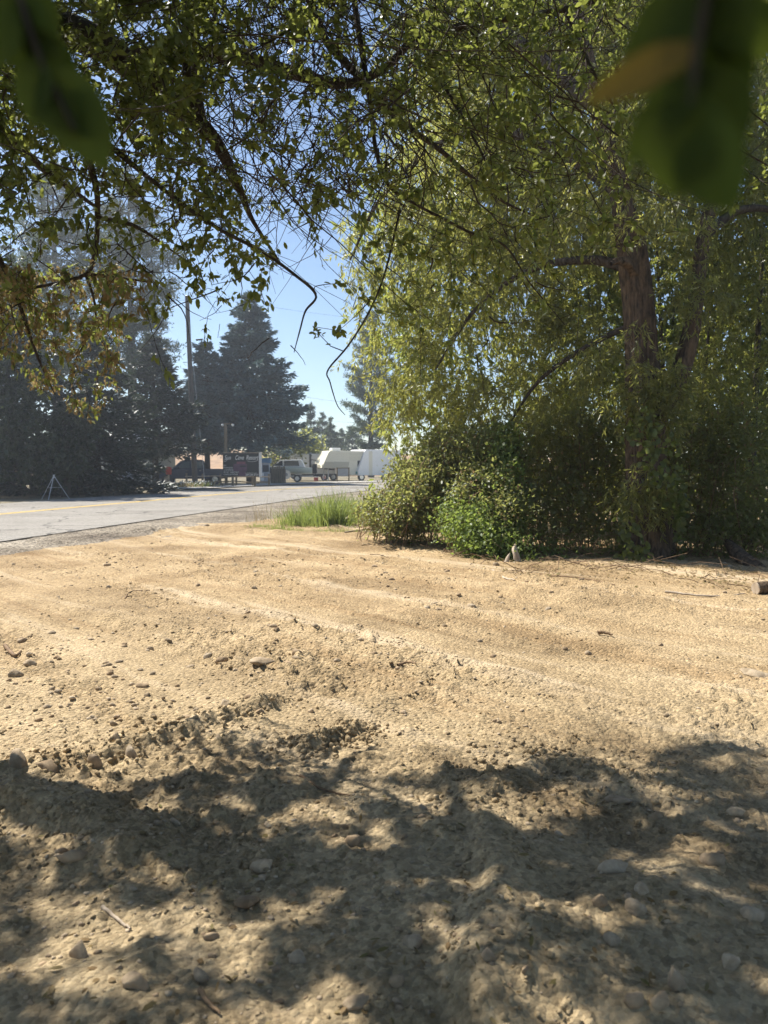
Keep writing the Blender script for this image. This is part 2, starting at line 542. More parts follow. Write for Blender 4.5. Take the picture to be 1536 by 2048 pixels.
BERMS = [(pix_line([(-80, 1545), (60, 1535), (140, 1530), (230, 1500), (330, 1470), (440, 1440), (540, 1415)]), .085, .10),
         (pix_line([(610, 1500), (660, 1478), (720, 1455)]), .06, .07),
         (pix_line([(-150, 1640), (60, 1640), (180, 1668), (260, 1720)]), .10, .17),
         (pix_line([(1010, 1590), (1080, 1520), (1180, 1545), (1290, 1600)]), .08, .13),
         (pix_line([(880, 1560), (980, 1640), (1000, 1800), (960, 1960), (980, 2100)]), .07, .13),
         (pix_line([(620, 1190), (760, 1215), (900, 1243), (1060, 1270), (1280, 1310), (1600, 1372)]), .035, .10),
         (pix_line([(560, 1290), (760, 1305), (950, 1330)]), .014, .10),
         (pix_line([(900, 1165), (1100, 1195), (1300, 1210), (1600, 1235)]), .03, .2),
         (pix_line([(140, 1085), (260, 1066), (420, 1058), (560, 1068)]), .10, .35)]
RUTS = [(pix_line([(540, 1200), (700, 1225), (900, 1262), (1060, 1292), (1300, 1335), (1600, 1390)]), .02, .17),
        (pix_line([(300, 1270), (520, 1300), (700, 1320), (1000, 1370), (1500, 1440)]), .012, .16)]


def hz(x, y, fine=True):
    x = np.asarray(x, float); y = np.asarray(y, float)
    z = .05 * fbm(x, y, 2.2, 3, 3)
    rough = np.clip(1.25 - .075 * y, .6, 1.1)
    al, pe = x * STR[0] + y * STR[1], -x * STR[1] + y * STR[0]
    lane = fbm(al / 9, pe, .55, 3, 66)
    far_ = np.clip((y - 3.9) / 1.2, 0, 1)
    rough = rough * (1 - far_ + far_ * np.clip(.75 + 2.8 * lane, .2, 1.7))
    if fine:
        z = z + .055 * rough * fbm(x + 7, y, .42, 3, 9)
        patch = .45 + 1.1 * np.clip(.5 + 1.5 * fbm(x, y, 1.1, 2, 57), 0, 1)
        g = fbm(x + .05 * vnoise(x / .06, y / .06, 3), y, .12, 3, 23)
        z = z + patch * rough * (.034 * np.maximum(g, -.08) + .055 * np.maximum(fbm(x, y, .05, 2, 31) - .16, 0) + .05 * np.maximum(vnoise(x / .026, y / .026, 37) - .17, 0) + .03 * np.maximum(vnoise(x / .014, y / .014, 39) - .2, 0))
        z = z + .055 * np.clip((y - 4.2) / 1.5, 0, 1) * np.clip((12.5 - y) / 2, 0, 1) * fbm(al / 7, pe, .34, 3, 66)
    for pts, h, wd in BERMS:
        d, s = seg_dist(x, y, pts)
        d = np.where(s < 0, d * 1.7, d * .8)      # steeper on the near side
        z = z + h * np.exp(-(d / wd) ** 2) * (.75 + .7 * fbm(x, y, .3, 2, 41))
    for pts, h, wd in RUTS:
        d, s = seg_dist(x, y, pts)
        z = z - h * np.exp(-(d / wd) ** 2)
        if fine: z = z + .007 * np.exp(-(d / (wd * 1.3)) ** 2) * np.sin(34 * (x * .5 + y * 1.2) + 6 * fbm(x, y, .5, 2, 5))
    return z


def lot_z(x, y, fine=True):
    """ground height with the rise to the road's shoulder"""
    rd = road_dist(x, y)
    k = np.clip((rd - NEAR_OFF) / 2.6, 0, 1)
    k = k * k * (3 - 2 * k)
    zz = hz(x, y, fine)
    return zz * (.25 + .75 * k) + (1 - k) * (ROAD_Z - .02), rd


# fine sheet of the dirt lot; the grid is finer close by
NR, NC = 560, 460
ty = np.linspace(0, 1, NR)
yy = 1.1 * (24.0 / 1.1) ** ty
uu = np.linspace(-1, 1, NC)
hw = .60 * yy + 1.1
Y = np.repeat(yy[:, None], NC, 1)
X = uu[None, :] * hw[:, None]
X = X + .003 * Y * RNG.normal(size=X.shape) * .35
Z, RD = lot_z(X, Y)
edge = NEAR_OFF + 1.35 + 1.1 * fbm(X, Y, 1.6, 3, 77) + np.clip((Y - 14) * .12, -.6, 1.2)
GR = RD < edge
Z = Z + np.where(GR, .022 * vnoise(X / .045, Y / .045, 5) + .012 * vnoise(X / .02, Y / .02, 8), 0)
under = RD < NEAR_OFF - .25
idx = np.arange(NR * NC).reshape(NR, NC)
Q = np.stack([idx[:-1, :-1], idx[:-1, 1:], idx[1:, 1:], idx[1:, :-1]], -1).reshape(-1, 4)
ucell = under.ravel()[Q].all(1)
gcell = GR.ravel()[Q].sum(1) >= 2
V = np.stack([X, Y, Z], -1).reshape(-1, 3)


def sub_sheet(name, mask, mat):
    q = Q[mask]
    u, inv = np.unique(q, return_inverse=True)
    return link(name, np_mesh(name, V[u], [inv.reshape(-1, 4)], mat, True))


tag(sub_sheet('dirt_ground', ~gcell & ~ucell, M['dirt']), 'bare tan dirt of the cleared lot with clods and wheel tracks', kind='structure')
tag(sub_sheet('gravel_shoulder', gcell & ~ucell, M['gravel']), 'grey gravel shoulder between asphalt and dirt', kind='structure')


def strip(name, o0, o1, z, mat, i0=0, i1=None, parent=None, z1=None):
    c, n = RCs[i0:i1], RN[i0:i1]
    a = c + n * o0; b = c + n * o1
    V = np.concatenate([np.c_[a, np.full(len(a), z)], np.c_[b, np.full(len(b), z if z1 is None else z1)]])
    k = len(a)
    i = np.arange(k - 1)
    F = np.stack([i, i + k, i + k + 1, i + 1], -1)
    return link(name, np_mesh(name, V, [F], mat), parent)


road = strip('road', FAR_OFF, NEAR_OFF, ROAD_Z, M['asphalt'])
tag(road, 'pale grey two lane asphalt road curving past the lot', kind='structure')
strip('yellow_line', -.17, -.05, ROAD_Z + .004, M['yellow'], parent=road)
strip('yellow_line', .05, .17, ROAD_Z + .004, M['yellow'], parent=road)
i20 = int(np.argmin(((RCs - np.array([-12.0, 17])) ** 2).sum(1)))
M['near_verge'] = dirtmat('near_verge', ((.13, .115, .07), (.21, .185, .12), (.30, .26, .18)), fine=20, bump=.5, big=.5)
tag(strip('near_verge', NEAR_OFF - .2, NEAR_OFF + 30, -.05, M['near_verge'], i20), 'dry verge beyond the grass on the near side of the road', kind='structure')
tag(strip('road_edge', NEAR_OFF - .3, NEAR_OFF + 3.2, ROAD_Z - .012, M['gravel'], i20, z1=-.06), 'gravel along the near edge of the asphalt', kind='structure')
# far ground sheet to the horizon
g = np.concatenate([-np.geomspace(2000, 6, 40), np.linspace(-5, 5, 9), np.geomspace(6, 2000, 40)])
GX, GY = np.meshgrid(g, g + 20)
GZ = -.14 + .0 * GX
gi = np.arange(GX.size).reshape(GX.shape)
GF = np.stack([gi[:-1, :-1], gi[:-1, 1:], gi[1:, 1:], gi[1:, :-1]], -1).reshape(-1, 4)
tag(link('ground', np_mesh('ground', np.stack([GX, GY, GZ], -1).reshape(-1, 3), [GF], M['far_ground'])),
    'brown dry ground beyond the road', kind='structure')
# verge on the far side of the road
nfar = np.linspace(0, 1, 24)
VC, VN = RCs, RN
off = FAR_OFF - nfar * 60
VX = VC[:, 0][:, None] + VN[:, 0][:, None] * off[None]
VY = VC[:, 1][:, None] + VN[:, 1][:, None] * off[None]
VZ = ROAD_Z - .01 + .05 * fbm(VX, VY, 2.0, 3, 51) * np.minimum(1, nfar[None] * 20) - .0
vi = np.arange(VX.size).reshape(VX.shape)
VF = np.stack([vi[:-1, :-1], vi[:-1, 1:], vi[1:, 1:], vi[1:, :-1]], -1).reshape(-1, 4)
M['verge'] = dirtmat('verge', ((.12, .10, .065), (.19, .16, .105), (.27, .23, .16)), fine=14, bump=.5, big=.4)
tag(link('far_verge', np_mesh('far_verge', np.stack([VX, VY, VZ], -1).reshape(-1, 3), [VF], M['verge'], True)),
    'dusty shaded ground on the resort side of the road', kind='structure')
# pale driveway apron in front of the trailers
ia = int(np.argmin(((RCs - np.array([-9.0, 45])) ** 2).sum(1))); ib = int(np.argmin(((RCs - np.array([8, 69])) ** 2).sum(1)))
tag(strip('driveway', FAR_OFF - 3.2, FAR_OFF - .5, ROAD_Z + .05, M['concrete'], ia, ib), 'pale driveway strip in front of the parked trailers', kind='structure')
# dry hillside seen through gaps under the trees
hx = np.linspace(-120, 60, 60); hy = np.linspace(105, 190, 14)
HX, HY = np.meshgrid(hx, hy)
HZ = np.maximum(0, (HY - 105) / 85) ** .7 * 6 * (.75 + .6 * fbm(HX, HY, 40, 3, 61)) - .2
hi = np.arange(HX.size).reshape(HX.shape)
HF = np.stack([hi[:-1, :-1], hi[:-1, 1:], hi[1:, 1:], hi[1:, :-1]], -1).reshape(-1, 4)
tag(link('hillside', np_mesh('hillside', np.stack([HX, HY, HZ], -1).reshape(-1, 3), [HF], M['hill'], True)),
    'dry orange brown hillside behind the resort', kind='structure')

# ------------------------------------------------------------------ stones, pebbles, clods
def ico(sub):
    bm = bmesh.new()
    bmesh.ops.create_icosphere(bm, subdivisions=sub, radius=1.0)
    V = np.array([v.co[:] for v in bm.verts]); F = np.array([[v.index for v in f.verts] for f in bm.faces])
    bm.free()
    return V, F


I1, I2, I3 = ico(1), ico(2), ico(3)


def rock_verts(V, seed, cuts=9):
    r = np.random.default_rng(seed)
    n = nrm(r.normal(size=(cuts, 3))); d = r.uniform(.38, .8, cuts)
    k = np.ones(len(V))
    for a, b in zip(n, d):
        q = V @ a
        k = np.where(q > b, np.minimum(k, b / np.maximum(q, 1e-6)), k)
    W = V * k[:, None]
    return W * (1 + .03 * r.normal(size=(len(V), 1)))


ROCKS = []
for s in range(14):
    vv = rock_verts(I3[0] if s < 8 else I2[0], 100 + s, 13 if s % 3 else 20)
    vv /= np.abs(vv).max(0)
    ROCKS.append(np_mesh('stone', vv, [(I3 if s < 8 else I2)[1]], M['stone'] if s % 2 else M['stone_grey'], False))


def stone(px, py, wpx, hpx, label, group=None, k=None, flat=1.0, sink=.3, rz=None):
    p = gp(px, py)
    d = p[1]
    wpx, hpx = wpx * .85, hpx * .85
    wid = wpx / FPX * math.hypot(d, CAM_H)
    hei = hpx / FPX * math.hypot(d, CAM_H) * 1.05
    z = float(lot_z(np.array([p[0]]), np.array([p[1]]))[0][0])
    o = link('stone', ROCKS[random.randrange(8) if k is None else k])
    sx = wid * .58
    o.scale = (sx, sx * random.uniform(.6, .85), max(.3 * sx, hei * .62 * flat))
    o.location = (p[0], p[1], z + o.scale[2] * (.14 - sink * .2))
    o.rotation_euler = (random.uniform(-.2, .2), random.uniform(-.2, .2), random.uniform(-.5, .5) if rz is None else rz)
    tag(o, label, 'stone', group)
    return o


KEY_STONES = [
    (42, 1275, 24, 16, 'squat stone with pale top alone on the dirt above the stony patch'),
    (95, 1542, 74, 36, 'long low boulder half buried in the near face of the dirt ridge'),
    (36, 1540, 46, 40, 'dark lump of rock at the outer end of the dirt ridge'),
    (232, 1496, 32, 44, 'upright angular stone standing on the dirt ridge'),
    (262, 1510, 30, 34, 'dark stone leaning behind the upright angular stone'),
    (190, 1525, 28, 36, 'rounded dark stone in the ridge beside the long boulder'),
    (452, 1421, 30, 30, 'blocky stone at the inner end of the dirt ridge'),
    (520, 1432, 20, 22, 'round tan cobble just beyond the inner end of the ridge'),
    (372, 1434, 40, 24, 'broad flat stone sunk in the crest of the dirt ridge'),
    (524, 1347, 54, 20, 'long whale shaped stone in the middle of the lot'),
    (592, 1322, 26, 24, 'pale pointed stone above a white chip, right of the whale shaped stone'),
    (594, 1336, 22, 12, 'flat white chip in front of the pale pointed stone'),
    (577, 1345, 22, 9, 'dark flat stone between the whale shaped stone and the white chip'),
    (440, 1324, 34, 22, 'largest stone in the little row behind the whale shaped stone'),
    (418, 1312, 24, 18, 'pale stone at the outer end of the little stone row'),
    (286, 1366, 30, 14, 'flat cream stone lying in the stony patch'),
    (720, 1253, 15, 11, 'lone small stone on smooth dirt near the middle'),
    (856, 1216, 16, 10, 'outer one of two pale stones beside the wheel track'),
    (876, 1219, 18, 10, 'inner one of two pale stones beside the wheel track'),
    (944, 1219, 20, 13, 'grey blocky stone just past the two pale stones'),
    (1240, 1609, 54, 16, 'long flat pale stone at the edge of the dappled shade'),
    (1312, 1639, 32, 24, 'rounded grey stone just below the long flat pale stone'),
    (1228, 1768, 58, 36, 'humped brown boulder with one sunlit side in the shade'),
    (1282, 1818, 32, 34, 'dark wet looking round cobble in the shaded cluster'),
    (1272, 1850, 40, 34, 'tall grey stone below the dark round cobble'),
    (1200, 1842, 32, 28, 'grey stone beside the shaded cluster'),
    (1222, 1906, 42, 32, 'pale angular stone catching a fleck of sun in the shade'),
    (1352, 1995, 36, 58, 'oblong pale cobble standing on end near the bottom edge'),
    (1262, 2032, 44, 34, 'large smooth grey cobble cut by the bottom edge'),
    (1320, 2034, 40, 34, 'round grey cobble beside the large smooth one at the bottom'),
    (830, 1912, 46, 34, 'tan rounded stone low in the middle shade'),
    (790, 1988, 34, 30, 'round grey stone below the tan rounded stone'),
    (158, 1920, 46, 66, 'tall tan stone leaning in sunlit gravel low at one side'),
    (148, 1738, 54, 28, 'smooth pale stone on the shaded mound'),
    (126, 1724, 26, 22, 'dark stone touching the smooth pale stone on the mound'),
    (526, 1744, 50, 30, 'split brown rock, upper half'),
    (524, 1764, 34, 26, 'split brown rock, lower half'),
    (490, 1808, 54, 20, 'thin pale slab lying in a sun fleck'),
    (424, 1884, 34, 18, 'rounded oval pebble stone under the thin pale slab'),
    (596, 1924, 40, 28, 'tan wedge stone in the lower middle shade'),
    (272, 2002, 54, 52, 'dark boulder in deep shade near the bottom'),
    (714, 2032, 46, 34, 'square pale rock at the bottom edge'),
    (350, 1656, 24, 18, 'pale round stone where the mound meets the sun'),
    (1472, 1640, 36, 24, 'flat grey stone at the far edge of the shade'),
    (1428, 1736, 52, 32, 'dark block of stone in the shade with sun behind it'),
    (1506, 1846, 50, 34, 'pale stone lying by the picture edge in the shade'),
    (1518, 1348, 70, 20, 'broad pale mound of rock in the sun by the picture edge'),
    (412, 1058, 24, 13, 'pale boulder where the dirt meets the gravel shoulder'),
    (1462, 1940, 34, 34, 'brown round stone in the deepest shade'),
    (402, 1975, 30, 30, 'brown stone beside the tan wedge stone'),
    (30, 1345, 34, 22, 'dark stone at the outer side of the stony patch'),
    (60, 1330, 30, 20, 'tan stone at the top of the stony patch'),
    (700, 1700, 40, 30, 'pale split stone in a bright sun fleck'),
    (975, 2000, 30, 30, 'dark round cobble near the bottom centre'),
    (845, 1632, 20, 16, 'white chip stone on shaded ridge'),
]
for a in KEY_STONES:
    stone(*a)

# many smaller stones: single things where they show largest
GS = 'small loose stones on the sunlit dirt'
GD = 'small loose stones in the dappled shade'
GP = 'stones of the stony patch'
for i in range(265):
    u = random.random()
    if i < 85:
        px, py = random.gauss(230, 130), random.gauss(1370, 48)
        lab, gr = 'small rough stone in the stony patch of the sunlit lot', GP
        wp = random.uniform(8, 19)
    elif i < 190:
        px, py = random.uniform(10, 1526), random.uniform(1600, 2040)
        lab, gr = 'small rounded stone on the dirt in the dappled shade', GD
        wp = random.uniform(9, 20)
    else:
        px, py = random.uniform(10, 1526), 1130 + 330 * random.random() ** 1.2
        lab, gr = 'small pale stone lying loose on the open sunlit dirt', GS
        wp = random.uniform(8, 18)
    if not (0 < px < 1536): px = random.uniform(20, 500)
    stone(px, py, wp, wp * random.uniform(.5, .75), lab, gr, k=random.randrange(14))


def scatter(name, n, ysamp, smin, smax, mat, label, zfun=None, power=2.2):
    yy = ysamp(n)
    xx = RNG.uniform(-1, 1, n) * (.56 * yy + .4)
    dens = fbm(xx, yy, .9, 2, 91) + .9 * np.exp(-((xx + 1.5) / 1.2) ** 2 - ((yy - 5) / .9) ** 2)
    keep = RNG.random(n) < np.clip(.4 + 1.1 * dens + 1.6 * np.where(yy > 4, fbm((xx * STR[0] + yy * STR[1]) / 9, -xx * STR[1] + yy * STR[0], .55, 3, 66), 0), .04, 1)
    xx, yy = xx[keep], yy[keep]
    zz, rd = lot_z(xx, yy)
    ok = rd > NEAR_OFF + .1
    xx, yy, zz = xx[ok], yy[ok], zz[ok]
    n = len(xx)
    s = smin + (smax - smin) * RNG.random(n) ** power
    s = s * (.55 + .09 * yy)          # pieces too small to see far off are left out
    TV, TF = I1
    var = [rock_verts(TV, 300 + k, 5) for k in range(6)]
    Vs = []
    which = RNG.integers(0, 6, n)
    A = RNG.uniform(0, 6.28, n)
    SX = s * RNG.uniform(.7, 1.25, n); SY = s * RNG.uniform(.6, 1.0, n); SZ = s * RNG.uniform(.35, .7, n)
    T = np.stack(var)[which]
    x = T[..., 0] * SX[:, None]; y = T[..., 1] * SY[:, None]; z = T[..., 2] * SZ[:, None]
    ca, sa = np.cos(A)[:, None], np.sin(A)[:, None]
    P = np.stack([x * ca - y * sa + xx[:, None], x * sa + y * ca + yy[:, None], z + (zz + .1 * SZ)[:, None]], -1)
    F = (TF[None] + (np.arange(n) * len(TV))[:, None, None]).reshape(-1, 3)
    o = link(name, np_mesh(name, P.reshape(-1, 3), [F], mat, False))
    tag(o, label, kind='stuff')


scatter('pebbles', 10000, lambda n: 1.5 * (15 / 1.5) ** RNG.random(n), .004, .020, M['stone_grey'], 'small grey and tan pebbles strewn over the dirt')
scatter('dirt_clods', 10000, lambda n: 1.5 * (13 / 1.5) ** RNG.random(n), .005, .024, M['dirt'], 'crumbs and clods of dry tan dirt')

# heaps of clods along the little dirt ridges
bx_, by_ = [], []
for pts, h, wd in BERMS[:5]:
    C = catmull(np.array(pts), 200)
    k = RNG.integers(0, 200, 520)
    bx_.append(C[k, 0] + RNG.normal(size=520) * wd * 1.5); by_.append(C[k, 1] + RNG.normal(size=520) * wd * 1.3)
bx_, by_ = np.concatenate(bx_), np.concatenate(by_)
n = len(bx_)
zz = lot_z(bx_, by_)[0]
s = (.006 + .02 * RNG.random(n) ** 2.5) * np.clip(by_ / 3.5, .8, 1.6)
T = np.stack([rock_verts(I1[0], 400 + k, 6) for k in range(6)])[RNG.integers(0, 6, n)] * (s[:, None] * RNG.uniform(.6, 1.1, (n, 3)))[:, None, :]
P = T + np.stack([bx_, by_, zz + s * .2], 1)[:, None, :]
tag(link('ridge_clods', np_mesh('ridge_clods', P.reshape(-1, 3), [(I1[1][None] + (np.arange(n) * len(I1[0]))[:, None, None]).reshape(-1, 3)], M['dirt'], False)),
    'crumbled clods heaped along the small dirt ridges', kind='stuff')

# ------------------------------------------------------------------ growing twigs towards leaf tufts
def grow(limbs, targets, rng, step=4, r_tip=.0022, r_max=.02, sag=.10, up=.0, rgrow=.012):
    """connect each target to the nearest point of the skeleton by a thin bent branch; returns paths and tip directions"""
    nodes = np.vstack([p for p, r in limbs])
    rad = np.concatenate([r for p, r in limbs])
    cap = len(nodes) + len(targets) * step
    NB = np.empty((cap, 3)); RB = np.empty(cap)
    n = len(nodes); NB[:n] = nodes; RB[:n] = rad
    d0 = np.full(len(targets), 1e9)
    for i in range(0, len(targets), 500):
        d0[i:i + 500] = np.sqrt(((targets[i:i + 500, None] - nodes[None]) ** 2).sum(-1)).min(1)
    paths, tips = [], np.zeros((len(targets), 3))
    for k in np.argsort(d0):
        t = targets[k]
        dv = NB[:n] - t
        d = np.sqrt((dv ** 2).sum(1))
        cost = d - up * dv[:, 2]
        j = int(cost.argmin())
        a = NB[j]; L = d[j]
        q = np.linspace(0, 1, step + 1)[:, None]
        bend = rng.normal(size=3) * L * .13
        P = a + (t - a) * q + bend * (q * (1 - q) * 4) + np.array([0, 0, sag * L]) * (q * (1 - q) * 4)
        P[1:-1] += rng.normal(size=(step - 1, 3)) * L * .035
        r0 = min(r_max, RB[j] * .75, r_tip + rgrow * L)
        r0 = max(r0, r_tip)
        rr = np.linspace(r0, r_tip, step + 1)
        paths.append((P, rr))
        NB[n:n + step] = P[1:]; RB[n:n + step] = rr[1:]
        n += step
        tips[k] = P[-1] - P[-2]
    return paths, nrm(tips)


def limb(pts, radii, n):
    """pts of (px, py, depth) with radii at each point"""
    W = np.array([at(*p) for p in pts])
    C = catmull(np.c_[W, np.array(radii)[:, None]], n)
    return C[:, :3], np.maximum(C[:, 3], .002)


# ------------------------------------------------------------------ the big overhanging tree
tree = empty('overhanging_tree', (-3.9, 4.7, 0))
tag(tree, 'big broadleaf tree whose dark limbs and hanging twigs arch over the lot', 'tree')


def child(name, me, parent, world_parent=None):
    o = link(name, me, parent)
    o.matrix_parent_inverse = Matrix.Translation(-parent.location) if parent.parent is None else Matrix.Identity(4)
    return o


TR = [(np.array([(-3.95, 4.7, -.1), (-3.9, 4.7, .6), (-3.8, 4.65, 1.5), (-3.65, 4.6, 2.5), (-3.3, 4.5, 3.4), (-2.9, 4.45, 4.2)]), np.array([.34, .27, .25, .23, .19, .16]))]
trunkC = catmull(np.c_[TR[0][0], TR[0][1][:, None]], 30)
child('trunk', tubes_mesh('trunk', [(trunkC[:, :3], trunkC[:, 3])], M['bark_dark'], 16), tree)
L1 = limb([(-330, 90, 4.5), (-120, 10, 4.45), (60, 40, 4.5), (200, 88, 4.6), (310, 178, 4.7), (420, 268, 4.8), (475, 370, 4.9), (505, 440, 5.0), (560, 525, 5.1)],
          [.16, .12, .11, .09, .066, .046, .028, .016, .006], 60)
L2 = limb([(250, 120, 4.65), (380, 105, 4.8), (500, 120, 5.0), (600, 150, 5.1), (690, 168, 5.2), (770, 136, 5.2), (835, 76, 5.1), (950, 48, 5.0), (1130, 18, 4.9), (1330, -40, 4.8), (1560, -60, 4.6)],
          [.06, .052, .044, .04, .034, .028, .024, .021, .018, .014, .01], 70)
L3 = limb([(60, 130, 4.4), (150, 230, 4.2), (230, 300, 4.0), (360, 405, 3.9), (450, 465, 3.8), (520, 500, 3.75), (590, 550, 3.7), (632, 590, 3.65), (611, 622, 3.65), (600, 660, 3.65), (588, 705, 3.65)],
          [.024, .02, .016, .0125, .0105, .009, .008, .0065, .005, .0038, .002], 60)
L4 = limb([(700, -60, 4.7), (720, 80, 4.6), (740, 200, 4.5), (752, 300, 4.45), (778, 372, 4.4), (838, 412, 4.45), (892, 440, 4.5), (942, 466, 4.55), (1010, 492, 4.6), (1060, 566, 4.7), (1130, 650, 4.8)],
          [.022, .019, .016, .013, .0105, .009, .0085, .008, .007, .005, .0025], 70)
L5 = limb([(600, -80, 5.2), (640, 60, 5.2), (700, 135, 5.2), (800, 240, 5.3), (880, 300, 5.4), (950, 360, 5.5), (1010, 405, 5.6), (1090, 440, 5.7)],
          [.035, .028, .026, .021, .017, .013, .010, .006], 50)
L6 = limb([(150, 230, 4.2), (190, 365, 4.3), (195, 430, 4.4), (190, 500, 4.5), (168, 550, 4.55), (60, 577, 4.6), (-60, 600, 4.7)],
          [.026, .019, .016, .014, .012, .009, .006], 46)
L7 = limb([(195, 435, 4.4), (258, 448, 4.5), (300, 470, 4.6), (370, 520, 4.8)], [.014, .012, .009, .004], 24)
L8 = limb([(168, 548, 4.55), (240, 556, 4.6), (320, 567, 4.7)], [.011, .009, .004], 20)
L9 = limb([(172, 550, 4.55), (188, 600, 4.6), (188, 650, 4.7), (150, 720, 4.7)], [.009, .0075, .006, .003], 20)
L10 = limb([(800, 420, 4.45), (770, 545, 4.3), (740, 620, 4.2), (698, 689, 4.15), (656, 740, 4.1), (660, 764, 4.1), (674, 809, 4.1), (690, 830, 4.1)],
           [.008, .006, .0055, .005, .0045, .0038, .003, .002], 40)
L11 = limb([(-260, 60, 4.8), (-120, 160, 4.9), (0, 260, 5.0), (90, 340, 5.2), (200, 420, 5.4)], [.06, .05, .038, .026, .01], 34)
L12 = limb([(-200, 200, 4.3), (-60, 420, 4.3), (20, 560, 4.4), (70, 700, 4.5), (110, 790, 4.6)], [.03, .02, .013, .008, .003], 34)
L13 = limb([(400, 260, 4.8), (380, 120, 4.7), (400, -40, 4.6), (470, -250, 4.6), (560, -480, 4.8)], [.05, .05, .045, .04, .03], 34)
L14 = limb([(-100, 20, 4.45), (60, -150, 4.5), (150, -330, 4.6), (260, -520, 4.8)], [.08, .07, .055, .035], 34)
L15 = limb([(835, 76, 5.1), (900, 190, 5.0), (960, 300, 4.9), (1000, 380, 4.8)], [.018, .014, .009, .004], 24)
L16 = limb([(1130, 18, 4.9), (1190, 150, 4.8), (1260, 260, 4.8)], [.014, .010, .004], 20)
LIMBS = [L1, L2, L3, L4, L5, L6, L7, L8, L9, L10, L11, L12, L13, L14, L15, L16]
LIMBS.append((catmull(np.c_[np.vstack([trunkC[22, :3], L1[0][0]]), np.array([[.17], [.16]])], 12)[:, :3], np.full(12, .15)))
for i, (P, r) in enumerate(LIMBS):
    child('limb', tubes_mesh('limb', [(P, r * (1 + .12 * fbm(np.arange(len(r)) * 1.0, np.full(len(r), i * 7.0), 2.5, 2, 3)))], M['bark_dark'], 10 if r.max() > .03 else 6), tree)

DEN = np.array([
    [.3, .3, .4, .4, .4, .4, .3, .2, .2, .2, .1, .1, .1],
    [.4, .5, .7, .7, .7, .7, .6, .4, .3, .2, .2, .1, .1],
    [.6, .8, 1.1, 1.3, 1.1, .5, .32, .5, .45, .3, .25, .2, .1],
    [.6, .8, 1.1, 1.4, 1.1, .5, .28, .45, .4, .25, .15, .1, .1],
    [.5, .7, 1.0, 1.2, 1.2, .75, .5, .45, .2, .08, .05, .0, 0],
    [.3, .5, .65, .65, .5, .32, .36, .2, .04, 0, 0, 0, 0],
    [.1, .2, .25, .05, 0, 0, .02, 0, 0, 0, 0, 0, 0]])


def den(px, py):
    u = np.clip((px + 384) / 192, 0, 11.999); v = np.clip((py + 384) / 192, 0, 5.999)
    i, j = v.astype(int), u.astype(int)
    a, b = v - i, u - j
    return (DEN[i, j] * (1 - b) + DEN[i, j + 1] * b) * (1 - a) + (DEN[i + 1, j] * (1 - b) + DEN[i + 1, j + 1] * b) * a


SXY = np.array([math.sin(SUN_AZ), math.cos(SUN_AZ)]) / math.tan(SUN_EL)


def solid(S):
    return fbm(S[:, 0] + .12 * vnoise(S[:, 0] / .1, S[:, 1] / .1, 2), S[:, 1] * 1.25, .17, 2, 14) > .015 - .09 * np.clip(2.7 - S[:, 1], 0, 1)


def shade_canopy(n, seed):
    """tufts of the crown placed along the sun's path above the shaded strip of ground"""
    rng = np.random.default_rng(seed)
    y = rng.uniform(1.5, 3.55, n * 3); x = rng.uniform(-1, 1, n * 3) * (.56 * y + .15); z = rng.uniform(3.0, 5.4, n * 3)
    S = np.stack([x, y], 1)
    P = np.c_[S + SXY * z[:, None], z]
    a, b, c = proj(P)
    ok = solid(S) & ((b < 430) | (a < -40)) & (rng.random(n * 3) < np.clip((4.0 - y) / .6, .15, 1))
    return P[ok][:n]


def sample_canopy(n, seed):
    rng = np.random.default_rng(seed)
    out = []
    while sum(map(len, out)) < n:
        px = rng.uniform(-384, 1900, 6000); py = rng.uniform(-384, 760, 6000)
        dd = rng.uniform(3.3, 7.0, 6000)
        keep = rng.random(6000) < den(px, py) ** 1.3 * (dd / 7) ** 1.6 * (.35 + 1.0 * np.clip(.5 + 1.6 * fbm(px, py, 170, 3, 5), 0, 1.3))
        d = FWD[None] + ((px - 768) / FPX)[:, None] * RGT + ((1024 - py) / FPX)[:, None] * UPV
        P = CAMP + d * (dd / d[:, 1])[:, None]
        S = P[:, :2] - SXY * P[:, 2:3]                      # where its shadow falls
        seen = (np.abs(S[:, 0]) < .56 * S[:, 1] + .1) & (S[:, 1] > 1.75)
        keep &= solid(S) | ~seen
        keep &= S[:, 1] < 3.5 + .5 * fbm(S[:, 0], S[:, 1] * 0, .5, 2, 4) + .15 * np.clip(S[:, 0], -2, 2)
        out.append(P[keep])
    return np.vstack(out)[:n]


rngT = np.random.default_rng(5)
TG = np.vstack([sample_canopy(5000, 21), shade_canopy(1500, 22)])
LOWP = np.array([at(a, b, c) for a, b, c in zip(rngT.uniform(-60, 255, 330), 540 + 300 * rngT.random(330) ** 1.3, rngT.uniform(4.2, 5.2, 330)) if b < 640 + (255 - a) * .0 + 210 * math.exp(-((a - 160) / 110) ** 2) + 60 * math.exp(-((a - 20) / 60) ** 2)])
TG = np.vstack([TG, LOWP])
paths, tips = grow(LIMBS, TG, rngT, step=3, r_tip=.0018, r_max=.016, sag=.06, up=.25, rgrow=.009)
child('twigs', tubes_mesh('twigs', paths, M['bark_twig'], 3), tree)['kind'] = 'stuff'
